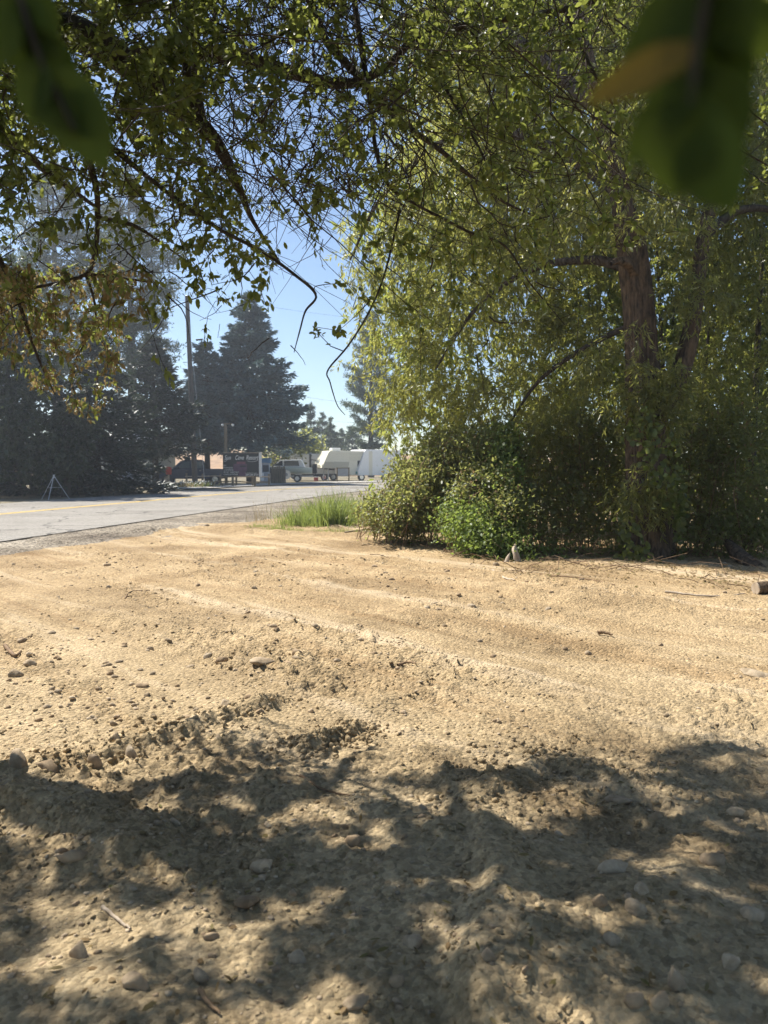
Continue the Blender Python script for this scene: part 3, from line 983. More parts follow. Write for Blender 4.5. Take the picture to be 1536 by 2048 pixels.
# bare hanging twigs that make the tangle
bare = []
BT = np.vstack([sample_canopy(1700, 33), np.array([at(a, b, c) for a, b, c in zip(rngT.uniform(330, 860, 620), rngT.uniform(-60, 380, 620), rngT.uniform(3.9, 5.6, 620))])])
for t in BT:
    L = rngT.uniform(.25, .8)
    if proj(t)[1] > 380: L *= .35
    q = np.linspace(0, 1, 7)[:, None]
    side = np.array([rngT.normal() * .7, rngT.normal() * .6, 0])
    P = t + q * L * (np.array([0, 0, -.75]) + side) + q ** 2 * L * np.array([rngT.normal() * .5, rngT.normal() * .4, rngT.uniform(-.3, .6)])
    P[1:] += np.cumsum(rngT.normal(size=(6, 3)) * .018 * L, axis=0)
    bare.append((P, np.linspace(rngT.uniform(.002, .006), .0012, 7)))
child('hanging_twigs', tubes_mesh('hanging_twigs', bare, M['bark_twig'], 3), tree)['kind'] = 'stuff'


def tufts(P, tips, nmin, nmax, rng, spread=.10, down=.35, lmin=.032, lmax=.056, aspect=.46):
    """leaves in a loose rosette round each tip"""
    cnt = rng.integers(nmin, nmax, len(P))
    k = np.repeat(np.arange(len(P)), cnt)
    n = len(k)
    back = rng.random(n) ** 1.3
    base = P[k] - tips[k] * (back * spread)[:, None] + rng.normal(size=(n, 3)) * .012
    D = tips[k] * rng.uniform(.2, 1, n)[:, None] + nrm(rng.normal(size=(n, 3))) * .85 + np.array([0, 0, -down])
    N = nrm(rng.normal(size=(n, 3)) * .8 + np.array([0, 0, 1.0]))
    L = rng.uniform(lmin, lmax, n); W = L * rng.uniform(aspect * .8, aspect * 1.2, n)
    return base, nrm(D), N, L, W


B, D, N_, L_, W_ = tufts(TG, tips, 9, 19, rngT, .13)
px, py, dz = proj(B)
leftlow = (px < 300) & (py > 520)
size = np.where((px > 0) & (px < 1536) & (py > 0), L_ / dz, 0)
big = np.argsort(-size)[:280]
mask = np.ones(len(B), bool); mask[big] = False
dry = leftlow & (np.random.default_rng(3).random(len(B)) < .55)
g_ = mask & ~dry
o = child('foliage', leaves_mesh('foliage', B[g_ & (dz < 4.1)], D[g_ & (dz < 4.1)], N_[g_ & (dz < 4.1)], L_[g_ & (dz < 4.1)], W_[g_ & (dz < 4.1)], T_OVAL, M['leaf']), tree); o['kind'] = 'stuff'
g2 = g_ & (dz >= 4.1) & (dz < 5.0)
o = child('foliage', leaves_mesh('foliage', B[g2], D[g2], N_[g2], L_[g2], W_[g2], T_LONG, M['leaf']), tree); o['kind'] = 'stuff'
g2 = g_ & (dz >= 5.0)
o = child('foliage', leaves_mesh('foliage', B[g2], D[g2], N_[g2], L_[g2], W_[g2], T_LEAF2, M['leaf']), tree); o['kind'] = 'stuff'
d_ = mask & dry
o = child('dry_foliage', leaves_mesh('dry_foliage', B[d_], D[d_] + np.array([0, 0, -.5]), N_[d_], L_[d_] * .95, W_[d_], T_CURL, M['leaf_dry']), tree)
o['kind'] = 'stuff'; o['label'] = 'curled dry brown leaves on low twigs'


def leaf_mesh(name, mat, curl=.12, fold=.1, tipw=1.0):
    """one leaf, length 1 along x, with midrib fold, curl and a short stalk"""
    xs = np.linspace(0, 1, 9)
    wv = .5 * np.sin(np.pi * xs ** .85) ** .8
    wv[0] = .02; wv[-1] = .0
    V, F = [], []
    for x, ww in zip(xs, wv):
        z = -curl * x ** 2
        V += [(x, ww, z + fold * ww + .012 * math.sin(x * 21)), (x, 0, z - .01), (x, -ww, z + fold * ww + .012 * math.sin(x * 19 + 1))]
    for i in range(8):
        a = i * 3
        F += [(a, a + 1, a + 4, a + 3), (a + 1, a + 2, a + 5, a + 4)]
    return np_mesh(name, np.array(V), [np.array(F)], mat, True)


LEAFM = [leaf_mesh('leaf', M['leaf_obj'], c, f) for c, f in ((.10, .25), (.22, .35), (-.05, .2), (.3, .5))]
LEAFD = [leaf_mesh('leaf', M['leaf_dry_obj'], c, f) for c, f in ((.5, .9), (.7, 1.2), (.4, .7))]


def place_leaf(me, p, d, n, L, W, parent, inv=None, name='leaf'):
    d = Vector(d).normalized(); n = Vector(n)
    s = n.cross(d)
    if s.length < 1e-4: s = Vector((1, 0, 0)).cross(d)
    s.normalize(); n = d.cross(s)
    m = Matrix((d * L, s * W, n * W)).transposed().to_4x4()
    m.translation = Vector(p)
    o = link(name, me, parent)
    o.matrix_basis = Matrix.Translation(-parent.location) @ m
    return o


for i in big:
    mm = random.choice(LEAFD if dry[i] else LEAFM)
    place_leaf(mm, B[i], D[i], N_[i], L_[i], W_[i], tree)

# unseen crown above and behind the viewer, added to block sun and sky
rngC = np.random.default_rng(77)
n = 2600
CP = np.stack([rngC.uniform(-4.5, 2.6, n), rngC.uniform(-4.0, 3.6, n), rngC.uniform(3.2, 6.2, n)], 1)
CP = CP[(CP[:, 2] > 1.5 + np.maximum(CP[:, 1], 0) * .66 + .35)]
b_, d_, n_, l_, w_ = tufts(CP, nrm(rngC.normal(size=CP.shape) + np.array([0, 0, -.5])), 10, 16, rngC, .3, .3, .08, .13, .5)
child('upper_shade_foliage', leaves_mesh('upper_shade_foliage', b_, d_, n_, l_, w_, T_LEAF2, M['leaf']), tree)['kind'] = 'stuff'
ub = []
for t in CP[::4]:
    a = trunkC[26, :3] + np.array([0, 0, .4])
    m_ = (a + t) / 2 + np.array([0, 0, .5]) + rngC.normal(size=3) * .3
    ub.append((catmull(np.array([m_, (m_ + t) / 2 + rngC.normal(size=3) * .1, t]), 6), np.linspace(.014, .003, 6)))
child('upper_shade_branches', tubes_mesh('upper_shade_branches', ub, M['bark_dark'], 4), tree)['kind'] = 'stuff'

# sprays of leaves hanging close in front of the lens, out of focus
def near_spray(name, label, twig, leaves):
    o = empty(name, tuple(at(*twig[0])))
    tag(o, label, 'branch')
    W = np.array([at(*p) for p in twig])
    C = catmull(W, 24)
    child('twig', tubes_mesh('twig', [(C, np.linspace(.0028, .0012, 24))], M['bark_twig'], 6), o)
    for (x0, y0, d0, x1, y1, d1, wpx, mk, roll) in leaves:
        a, b = at(x0, y0, d0), at(x1, y1, d1)
        L = np.linalg.norm(b - a)
        W_ = wpx / FPX * (d0 + d1) / 2
        view = nrm(CAMP - (a + b) / 2)
        n = view + roll * np.cross(nrm(b - a), view)
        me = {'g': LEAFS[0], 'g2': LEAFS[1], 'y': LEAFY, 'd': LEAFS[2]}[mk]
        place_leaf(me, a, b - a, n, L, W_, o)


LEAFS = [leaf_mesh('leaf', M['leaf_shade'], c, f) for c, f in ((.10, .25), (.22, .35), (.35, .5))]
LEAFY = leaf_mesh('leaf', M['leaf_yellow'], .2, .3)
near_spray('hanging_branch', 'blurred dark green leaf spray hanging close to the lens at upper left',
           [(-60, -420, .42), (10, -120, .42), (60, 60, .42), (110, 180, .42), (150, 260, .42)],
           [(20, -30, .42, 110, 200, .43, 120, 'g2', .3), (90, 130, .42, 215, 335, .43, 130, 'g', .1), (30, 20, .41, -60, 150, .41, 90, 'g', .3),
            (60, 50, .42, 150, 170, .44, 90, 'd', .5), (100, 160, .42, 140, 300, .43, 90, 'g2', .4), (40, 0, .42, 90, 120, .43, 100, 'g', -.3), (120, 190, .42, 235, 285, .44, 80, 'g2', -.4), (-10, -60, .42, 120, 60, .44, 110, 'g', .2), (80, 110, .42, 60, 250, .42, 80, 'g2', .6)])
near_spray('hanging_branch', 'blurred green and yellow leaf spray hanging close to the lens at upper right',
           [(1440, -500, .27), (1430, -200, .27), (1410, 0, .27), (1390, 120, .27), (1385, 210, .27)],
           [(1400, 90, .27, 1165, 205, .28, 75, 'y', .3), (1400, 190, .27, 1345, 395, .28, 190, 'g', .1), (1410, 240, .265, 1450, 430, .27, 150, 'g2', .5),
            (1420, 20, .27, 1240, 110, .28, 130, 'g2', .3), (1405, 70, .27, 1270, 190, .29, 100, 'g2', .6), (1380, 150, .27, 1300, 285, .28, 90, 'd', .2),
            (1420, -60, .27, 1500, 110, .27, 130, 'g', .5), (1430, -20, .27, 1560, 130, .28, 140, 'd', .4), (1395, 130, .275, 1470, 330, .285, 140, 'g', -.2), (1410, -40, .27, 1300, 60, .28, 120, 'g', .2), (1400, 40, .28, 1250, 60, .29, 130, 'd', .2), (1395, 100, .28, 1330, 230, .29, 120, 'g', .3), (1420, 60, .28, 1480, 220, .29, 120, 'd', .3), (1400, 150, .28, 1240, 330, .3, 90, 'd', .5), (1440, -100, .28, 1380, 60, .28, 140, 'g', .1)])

# ------------------------------------------------------------------ the willow beside the lot
def bark_trunk(name, pts, radii, n, sides, mat, parent, seed, ridge=.10):
    W = np.array([at(*p) if len(p) == 3 else p for p in pts])
    C = catmull(np.c_[W, np.array(radii)[:, None]], n)
    P, r = C[:, :3], C[:, 3]
    T = nrm(np.gradient(P, axis=0))
    A = nrm(np.cross(T, np.array([0, 1.0, 0]))); B = np.cross(T, A)
    th = np.linspace(0, 2 * math.pi, sides, endpoint=False)
    hgt = np.cumsum(np.r_[0, np.linalg.norm(np.diff(P, axis=0), axis=1)])
    TH, HH = np.meshgrid(th, hgt)
    TW = TH + .35 * np.sin(HH * .9)
    k = 1 + .10 * np.sin(3 * TW + seed) + .06 * np.sin(5 * TW + HH) + ridge * (np.abs(fbm(np.cos(TW) * 7 + 30, np.sin(TW) * 7 + HH * 1.5 + seed, 1.0, 3, seed)) * 2 - .5)
    V = P[:, None] + (r[:, None] * k)[..., None] * (np.cos(TH)[..., None] * A[:, None] + np.sin(TH)[..., None] * B[:, None])
    i = np.arange(n - 1)[:, None] * sides; j = np.arange(sides)[None]; j2 = (j + 1) % sides
    F = np.stack([i + j, i + j2, i + sides + j2, i + sides + j], -1).reshape(-1, 4)
    child(name, np_mesh(name, V.reshape(-1, 3), [F], mat, True), parent)
    return P, r


def blobs(n, specs, rng, shell=.45):
    vol = np.array([s[3] * s[4] * s[5] * (s[6] if len(s) > 6 else 1) for s in specs]); pr = vol / vol.sum()
    k = rng.choice(len(specs), n, p=pr)
    d = nrm(rng.normal(size=(n, 3))) * (rng.random(n) ** shell)[:, None]
    C = np.array([at(s[0], s[1], s[2]) for s in specs])[k]
    Rr = np.array([s[3:6] for s in specs])[k]
    return C + d * Rr


def willow_leaves(P, tips, rng, nmin, nmax, lmin, lmax, aspect, twig=.35, droop=.5):
    cnt = rng.integers(nmin, nmax, len(P))
    k = np.repeat(np.arange(len(P)), cnt); n = len(k)
    dirn = nrm(tips + np.array([0, 0, -droop]) + rng.normal(size=tips.shape) * .3)
    s = rng.random(n)
    base = P[k] + dirn[k] * (s * twig - .1)[:, None] + np.array([0, 0, -.25]) * (s ** 2 * twig)[:, None] + rng.normal(size=(n, 3)) * .02
    D = dirn[k] * .8 + nrm(rng.normal(size=(n, 3))) * .8 + np.array([0, 0, -.25])
    N = rng.normal(size=(n, 3)) + np.array([0, 0, .8])
    L = rng.uniform(lmin, lmax, n); W = L * rng.uniform(aspect * .75, aspect * 1.25, n)
    return base, nrm(D), N, L, W, k


wt = empty('willow_tree', tuple(gp(1300, 1118)))
tag(wt, 'large old willow with rough orange brown forked trunk beside the dirt lot', 'tree')
tp, tr = bark_trunk('trunk', [(1302, 1130, 12.45), (1300, 1040, 12.5), (1293, 940, 12.55), (1292, 850, 12.6), (1290, 760, 12.65), (1283, 650, 12.7), (1274, 560, 12.75), (1262, 480, 12.8), (1240, 380, 12.9), (1200, 220, 13.1), (1160, 60, 13.3), (1130, -120, 13.5)],
                    [.46, .35, .31, .30, .27, .245, .235, .215, .18, .15, .12, .08], 120, 90, M['bark_willow'], wt, 3)
fp, fr = bark_trunk('fork', [(1300, 870, 12.6), (1328, 815, 12.62), (1362, 745, 12.65), (1382, 670, 12.7), (1394, 590, 12.8), (1410, 470, 13.0), (1450, 300, 13.3), (1500, 100, 13.6)],
                    [.16, .16, .15, .135, .12, .105, .085, .05], 70, 60, M['bark_willow'], wt, 9)
bark_trunk('broken_limb', [(1280, 560, 12.75), (1258, 530, 12.5), (1238, 522, 12.35), (1222, 528, 12.25)], [.12, .085, .06, .035], 24, 30, M['bark_willow'], wt, 5)
WL = [(tp[30:], tr[30:]), (fp[15:], fr[15:])]


def wl(pts, radii, n=30):
    a = limb(pts, radii, n); WL.append(a)
    child('limb', tubes_mesh('limb', [a], M['bark_dark'], 8), wt)


wl([(1240, 380, 12.9), (1120, 300, 13.4), (980, 260, 14), (860, 300, 14.4), (760, 400, 14.6), (700, 520, 14.6)], [.15, .12, .09, .06, .04, .02])
wl([(1200, 220, 13.1), (1060, 100, 13.8), (930, 20, 14.4), (800, 40, 14.8), (720, 140, 14.9)], [.13, .10, .07, .05, .02])
wl([(1270, 540, 12.8), (1180, 520, 13.3), (1060, 540, 13.9), (950, 620, 14.3), (870, 740, 14.4)], [.10, .08, .06, .04, .02])
wl([(1410, 470, 13.0), (1480, 420, 13.2), (1560, 430, 13.4), (1620, 520, 13.5)], [.09, .07, .05, .02])
wl([(1450, 300, 13.3), (1380, 120, 13.6), (1400, -80, 14)], [.07, .05, .02])
wl([(1285, 640, 12.7), (1180, 690, 13.2), (1080, 760, 13.6), (1010, 860, 13.8)], [.06, .05, .035, .015])
wl([(1160, 60, 13.3), (1000, -120, 14), (860, -200, 14.5)], [.09, .06, .03])
rngW = np.random.default_rng(8)
WB = [(1000, 480, 14.6, 2.4, 1.5, 2.2), (1290, 300, 14.4, 2.6, 1.5, 2.6), (850, 690, 14.8, 1.0, 1.0, 1.5, 1.6), (800, 800, 15.4, .7, .7, .9, 1.8), (900, 800, 15.2, .9, .7, .9, 1.5), (1470, 600, 13.9, 1.3, 1.0, 2.2),
      (1090, 800, 14.4, 1.6, 1.1, 1.3), (940, 130, 15.0, 1.9, 1.6, 2.2), (1350, 0, 14.6, 2.8, 1.6, 2.2), (745, 560, 14.8, .7, .8, 1.2), (1110, 640, 14.2, 1.7, 1.2, 1.5),
      (1060, -60, 15.0, 2.6, 1.6, 1.8), (1500, 330, 13.8, 1.4, 1.2, 2.4), (1400, 780, 14.2, 1.5, .9, 1.2), (1180, 960, 14.3, 1.7, .8, .9), (1090, 860, 13.2, .9, .3, .8, 2.5), (1450, 820, 12.9, .8, .3, .8, 2.5), (960, 800, 13.8, .8, .4, .7, 2.0), (1470, 960, 13.8, 1.0, .8, 1.1),
      (930, 330, 13.6, .9, .7, 1.0), (1150, 420, 12.7, .7, .5, .9, 1.3), (1340, 430, 12.1, .9, .3, .45, 3.0), (1310, 790, 11.95, .8, .12, .8, 16.0), (1270, 660, 12.0, .35, .1, .25, 8.0), (1290, 980, 11.85, .6, .12, .55, 14.0), (1400, 580, 12.15, .6, .12, .7, 10.0), (1260, 440, 12.2, .5, .12, .4, 8.0), (1180, 720, 12.6, .5, .4, .8, 2.0), (740, 700, 15.0, .6, .6, .9), (1330, 1000, 12.0, .7, .2, .6, 1.2), (820, 420, 14.6, 1.0, .9, 1.6), (1260, 250, 12.2, .7, .3, 1.2, 2.0), (700, 480, 14.8, .35, .6, .8)]
WT = blobs(8800, WB, rngW, .6)
wpaths, wtips = grow(WL, WT, rngW, step=3, r_tip=.003, r_max=.035, sag=.10, up=.2, rgrow=.008)
child('twigs', tubes_mesh('twigs', wpaths[::2], M['bark_twig'], 3), wt)['kind'] = 'stuff'
b_, d_, n_, l_, w_, k_ = willow_leaves(WT, wtips, rngW, 14, 26, .08, .15, .21)
child('foliage', leaves_mesh('foliage', b_, d_, n_, l_, w_, T_LEAF2, M['willow']), wt)['kind'] = 'stuff'
# ivy-like shoots clinging to the lower trunk
n = 900
h = RNG.uniform(.0, 2.4, n); th = RNG.uniform(math.pi * .9, math.pi * 2.0, n)
ip = gp(1300, 1118)
IP = np.stack([ip[0] + .44 * np.cos(th), ip[1] + .44 * np.sin(th), h], 1) + RNG.normal(size=(n, 3)) * .05
keepi = (np.sin(h * 3 + th * 2) > -.1)
IP = IP[keepi]; n = len(IP)
child('ivy', leaves_mesh('ivy', IP, nrm(RNG.normal(size=(n, 3)) + np.array([0, -.5, -.8])), nrm(RNG.normal(size=(n, 3)) * .5 + np.array([-.2, -1, .3])), RNG.uniform(.07, .13, n), RNG.uniform(.06, .1, n), T_OVAL, M['wood_leaf']), wt)['kind'] = 'stuff'

# ------------------------------------------------------------------ saplings in the wood behind
rngS = np.random.default_rng(14)
for i, (px, d, ph, r, lab) in enumerate([
        (1398, 14.8, 560, .055, 'slim dark sapling just behind the willow fork'),
        (1424, 15.6, 600, .045, 'thin straight sapling second behind the willow fork'),
        (1497, 14.6, 480, .10, 'thicker dark sapling trunk near the picture edge'),
        (1236, 16.0, 640, .05, 'leaning sapling on the road side of the willow trunk'),
        (1140, 16.5, 700, .04, 'slender sapling in the middle of the thicket'),
        (1350, 17.0, 420, .07, 'tall sapling seen through the willow fork'),
        (1545, 15.5, 350, .08, 'leafy sapling cut by the picture edge')]):
    base = at(px, 1000, d); base[2] = -.05
    s = empty('sapling', tuple(base)); tag(s, lab, 'tree', 'saplings behind the willow')
    top = at(px + rngS.uniform(-40, 40), ph, d + rngS.uniform(-.3, .3))
    mid = (base + top) / 2 + rngS.normal(size=3) * .12
    C = catmull(np.array([base, mid, top]), 24)
    rr = np.linspace(r, r * .35, 24)
    child('trunk', tubes_mesh('trunk', [(C, rr)], M['bark_dark'], 8), s)
    tg = C[rngS.integers(8, 24, 110)] + rngS.normal(size=(110, 3)) * np.array([.6, .4, .5])
    pp, tt = grow([(C, rr)], tg, rngS, step=3, r_tip=.003, r_max=.02, up=-.2)
    child('twigs', tubes_mesh('twigs', pp, M['bark_dark'], 3), s)['kind'] = 'stuff'
    b_, d_, n_, l_, w_, k_ = willow_leaves(tg, tt, rngS, 9, 15, .08, .14, .42, .25, .3)
    child('crown', leaves_mesh('crown', b_, d_, n_, l_, w_, T_LEAF2, M['wood_leaf']), s)['kind'] = 'stuff'

# dense woodland behind, one mass
rngB = np.random.default_rng(19)
WD = [(900, 500, 19, 2.6, 2, 3.6), (1200, 500, 19, 3.5, 2, 4.5), (1500, 500, 18, 3.5, 2, 5), (1050, 880, 18, 3.4, 1.4, 1.6), (1450, 900, 17.5, 3.6, 1.4, 1.8),
      (1200, 50, 20, 5, 2.2, 4), (1500, 0, 19, 4, 2, 4), (870, 780, 19, 1.6, 1.4, 2.2), (1750, 600, 17, 3, 2.5, 6), (1100, 960, 20, 5, 1.2, 1.5), (1500, 960, 19, 5, 1.2, 1.6), (1300, 750, 20, 5, 1.5, 2.5), (960, 250, 21, 2.4, 1.5, 3)]
BP = blobs(7200, WD, rngB, .5)
b_, d_, n_, l_, w_, k_ = willow_leaves(BP, rand_unit(len(BP)), rngB, 10, 16, .16, .30, .36, .6, .4)
wood = link('woodland', leaves_mesh('woodland', b_, d_, n_, l_, w_, T_LEAF2, M['wood_leaf']))
tag(wood, 'dense green woodland mass behind the willow', kind='stuff')
bt = []
for t in BP[::10]:
    bt.append((np.array([t + np.array([rngB.normal() * .3, rngB.normal() * .3, -1.6]), t + rngB.normal(size=3) * .15 + np.array([0, 0, -.7]), t]), np.array([.014, .010, .004])))
o = link('twigs', tubes_mesh('twigs', bt, M['bark_dark'], 3), wood); o['kind'] = 'stuff'

# ------------------------------------------------------------------ bramble thicket, vines, grass
def thicket(name, label, cat, specs, npts, mat, lsize, aspect, seed, canes=60, per=(9, 15), reach=.22, dryfrac=0.0, tmpl=T_OVAL, ctr=None):
    rng = np.random.default_rng(seed)
    P = blobs(npts, specs, rng, .33)
    P = P[P[:, 2] > .02]
    ctr = ctr if ctr is not None else np.array([P[:, 0].mean(), P[:, 1].mean(), 0])
    o = empty(name, tuple(ctr)); tag(o, label, cat)
    cn = rng.integers(per[0], per[1], len(P)); k = np.repeat(np.arange(len(P)), cn); n = len(k)
    b = P[k] + rng.normal(size=(n, 3)) * reach * .5
    b[:, 2] = np.maximum(b[:, 2], .02)
    D = nrm(rng.normal(size=(n, 3)) + np.array([0, -.2, -.2])); N = rng.normal(size=(n, 3)) * .7 + np.array([-.2, -.2, 1.0])
    L = rng.uniform(*lsize, n); W = L * rng.uniform(aspect * .8, aspect * 1.2, n)
    clump = rng.random(len(P))[k] * .55 + rng.random(n) * .45
    dr = rng.random(n) < dryfrac * (clump > .62) * 2
    child('foliage', leaves_mesh('foliage', b[~dr], D[~dr], N[~dr], L[~dr], W[~dr], tmpl, mat, clump[~dr]), o)['kind'] = 'stuff'
    if dr.any():
        c = child('dry_foliage', leaves_mesh('dry_foliage', b[dr], D[dr], N[dr], L[dr], W[dr], T_CURL, M['leaf_dry']), o); c['kind'] = 'stuff'
    cp = []
    for q in range(canes):
        t = P[rng.integers(len(P))]
        g0 = np.array([t[0] + rng.normal() * .5, t[1] + abs(rng.normal()) * .4, 0])
        mid = (g0 + t) / 2 + np.array([rng.normal() * .15, rng.normal() * .15, .45 * t[2]])
        e = t + np.array([rng.normal() * .25, -.1, -.12])
        cp.append((catmull(np.array([g0, mid, t, e]), 10), np.linspace(.009, .003, 10)))
    child('canes', tubes_mesh('canes', cp, M['cane'], 4), o)['kind'] = 'stuff'
    return o


rngQ = np.random.default_rng(3)
BRB = []
for i in range(64):
    px = 765 + 270 * rngQ.random() ** .9
    top = max(850, 985 - (px - 765) * .9) + rngQ.normal() * 16
    py = top + (1045 + (px - 745) * .1 - top) * rngQ.random()
    dd = 16.0 - (px - 745) * .008 - (py - 850) * .006 + rngQ.normal() * .3
    r_ = rngQ.uniform(.22, .48)
    BRB.append((px, py, dd, r_ * 1.1, r_, r_ * .75))
thicket('bramble_bush', 'sprawling bramble thicket with reddish dry tips sloping down to the dirt', 'bush',
        BRB,
        3900, M['bramble'], (.05, .095), .58, 31, 110, dryfrac=.22, tmpl=T_LEAF2)
thicket('vine_shrub', 'bright green leafy shrub spilling onto the dirt in front of the brambles', 'shrub',
        [(960, 1060, 12.6, .55, .45, .42), (920, 1040, 13.0, .4, .4, .4), (1000, 1010, 12.8, .35, .35, .5), (985, 1090, 12.2, .45, .3, .3), (1040, 1100, 12.0, .3, .25, .22), (1110, 1115, 12.2, .3, .22, .16)],
        620, M['vine'], (.05, .09), .55, 32, 20, tmpl=T_LONG)
thicket('climbing_vine', 'tall bright green vine climbing a dead stem beside the willow', 'vine',
        [(1022, 980, 12.9, .16, .2, .5), (1012, 900, 13.2, .22, .2, .45), (1030, 1040, 12.7, .18, .2, .4)],
        300, M['vine'], (.05, .085), .6, 33, 12)
thicket('undergrowth_bush', 'dark shaded undergrowth of thin stems round the willow trunk', 'bush',
        [(1130, 1020, 13.2, .9, .5, .6), (1200, 930, 13.8, 1.0, .5, .9), (1420, 1030, 13.2, .9, .5, .6), (1500, 1060, 12.4, .7, .5, .5), (1240, 1050, 12.8, .5, .4, .45), (1080, 950, 13.4, .7, .4, .8), (1160, 880, 13.6, .8, .4, .7),
         (1400, 930, 13.0, .8, .4, .7), (1500, 900, 12.8, .7, .4, .9), (1100, 1070, 12.6, .6, .3, .3), (1200, 1085, 12.5, .5, .25, .25), (1400, 1085, 12.3, .6, .3, .3), (1350, 860, 13.2, .8, .3, .6), (1530, 1000, 12.2, .5, .4, .7)],
        2900, M['bramble'], (.055, .105), .5, 34, 150, per=(6, 12), dryfrac=.12, tmpl=T_LEAF2)
thicket('roadside_bush', 'yellow green bush at the bend below the big spruce', 'bush',
        [(600, 895, 75, 2.2, 1.5, 1.6), (560, 905, 75, 1.8, 1.2, 1.2)], 260, M['bramble'], (.25, .4), .7, 35, 6, reach=.8)

rngG = np.random.default_rng(44)


def grass_patch(name, label, n, specs, hmin, hmax, mat, wid, seed):
    """blades of grass: long bent blades"""
    rng = np.random.default_rng(seed)
    k = rng.integers(0, len(specs), n)
    C = np.array([gp(s[0], s[1]) for s in specs])[k]
    Rr = np.array([s[2:4] for s in specs])[k]
    q = rng.normal(size=(n, 2)) * .5
    X = C[:, 0] + q[:, 0] * Rr[:, 0]; Y = C[:, 1] + q[:, 1] * Rr[:, 1]
    Z = lot_z(X, Y, False)[0] - .02
    fall = np.exp(-(q ** 2).sum(1) * .9)
    H = rng.uniform(hmin, hmax, n) * (.45 + .65 * fall) * (.75 + 1.1 * np.clip(fbm(X, Y, .35, 2, seed), -.4, .5))
    lean = rng.normal(size=(n, 2)) * .32 + q * .35
    seg = 4
    t = np.linspace(0, 1, seg + 1)
    side = rng.uniform(0, 6.28, n)
    S = np.stack([np.cos(side), np.sin(side), 0 * side], 1)
    base = np.stack([X, Y, Z], 1)
    Vs = []
    for i, a in enumerate(t):
        c = base + np.stack([lean[:, 0] * H * a ** 1.8, lean[:, 1] * H * a ** 1.8, H * (a - .28 * np.hypot(lean[:, 0], lean[:, 1]) * a ** 2)], 1)
        ww = wid * (1 - .95 * a ** 1.6) * H ** .3
        Vs += [c + S * ww[:, None] * .5, c - S * ww[:, None] * .5]
    V = np.stack(Vs, 1)
    F = []
    for i in range(seg):
        F.append([2 * i, 2 * i + 1, 2 * i + 3, 2 * i + 2])
    F = (np.array(F)[None] + (np.arange(n) * (2 * seg + 2))[:, None, None]).reshape(-1, 4)
    o = link(name, np_mesh(name, V.reshape(-1, 3), [F], mat, False, np.repeat(rng.random(n), 2 * seg + 2)))
    tag(o, label, 'grass', kind='stuff')
    return o


grass_patch('grass', 'bright green clump of tall grass at the corner of lot and road', 8000,
            [(640, 1040, .55, .9), (600, 1050, .5, .6), (750, 1035, .6, .8), (820, 1060, .6, .4), (680, 1035, .6, .9), (620, 1045, .35, .6), (660, 1052, .6, .5), (715, 1045, .5, .7), (760, 1050, .5, .6), (800, 1050, .4, .5)], .25, .95, M['grass'], .022, 51)
grass_patch('grass', 'low green weeds along the edge of the dirt', 2600,
            [(560, 1062, .7, .3), (620, 1063, .6, .3), (700, 1064, .7, .25), (780, 1066, .6, .25), (850, 1080, .5, .25), (520, 1055, .4, .3)], .08, .22, M['grass'], .012, 52)
grass_patch('grass', 'thin dry straw grass standing on the gravel shoulder', 1100,
            [(560, 1035, 1.0, 1.4), (520, 1045, .8, .9), (600, 1025, .8, 1.6), (640, 1020, .6, 1.2), (650, 1040, .8, .9), (700, 1045, .8, .9), (760, 1055, .8, .6)], .15, .9, M['dry_grass'], .007, 53)

# dead wood by the thicket
rngD = np.random.default_rng(61)
stump = empty('dead_stump', tuple(gp(1030, 1128)))
tag(stump, 'pale splintered dead stump at the edge of the green shrub', 'stump')
bark_trunk('stem', [(1036, 1132, 11.7), (1032, 1110, 11.7), (1029, 1098, 11.75), (1031, 1088, 11.8)], [.07, .045, .035, .010], 20, 22, M['pale_wood'], stump, 4, .3)
bark_trunk('splinter', [(1012, 1132, 11.6), (1016, 1116, 11.62), (1020, 1106, 11.65)], [.04, .025, .006], 12, 14, M['pale_wood'], stump, 6, .3)
for pts, rads, lab in [
        ([(880, 1000, 14.0), (905, 985, 13.8), (925, 990, 13.6), (945, 1000, 13.5)], [.012, .014, .014, .01], 'pale bent dead stick caught high in the brambles'),
        ([(850, 1020, 14.2), (890, 1005, 13.9), (930, 1000, 13.6)], [.008, .011, .008], 'pale straight dead stick across the brambles')]:
    tag(link('stick', tubes_mesh('stick', [limb(pts, rads, 20)], M['pale_wood'], 8)), lab, 'stick')
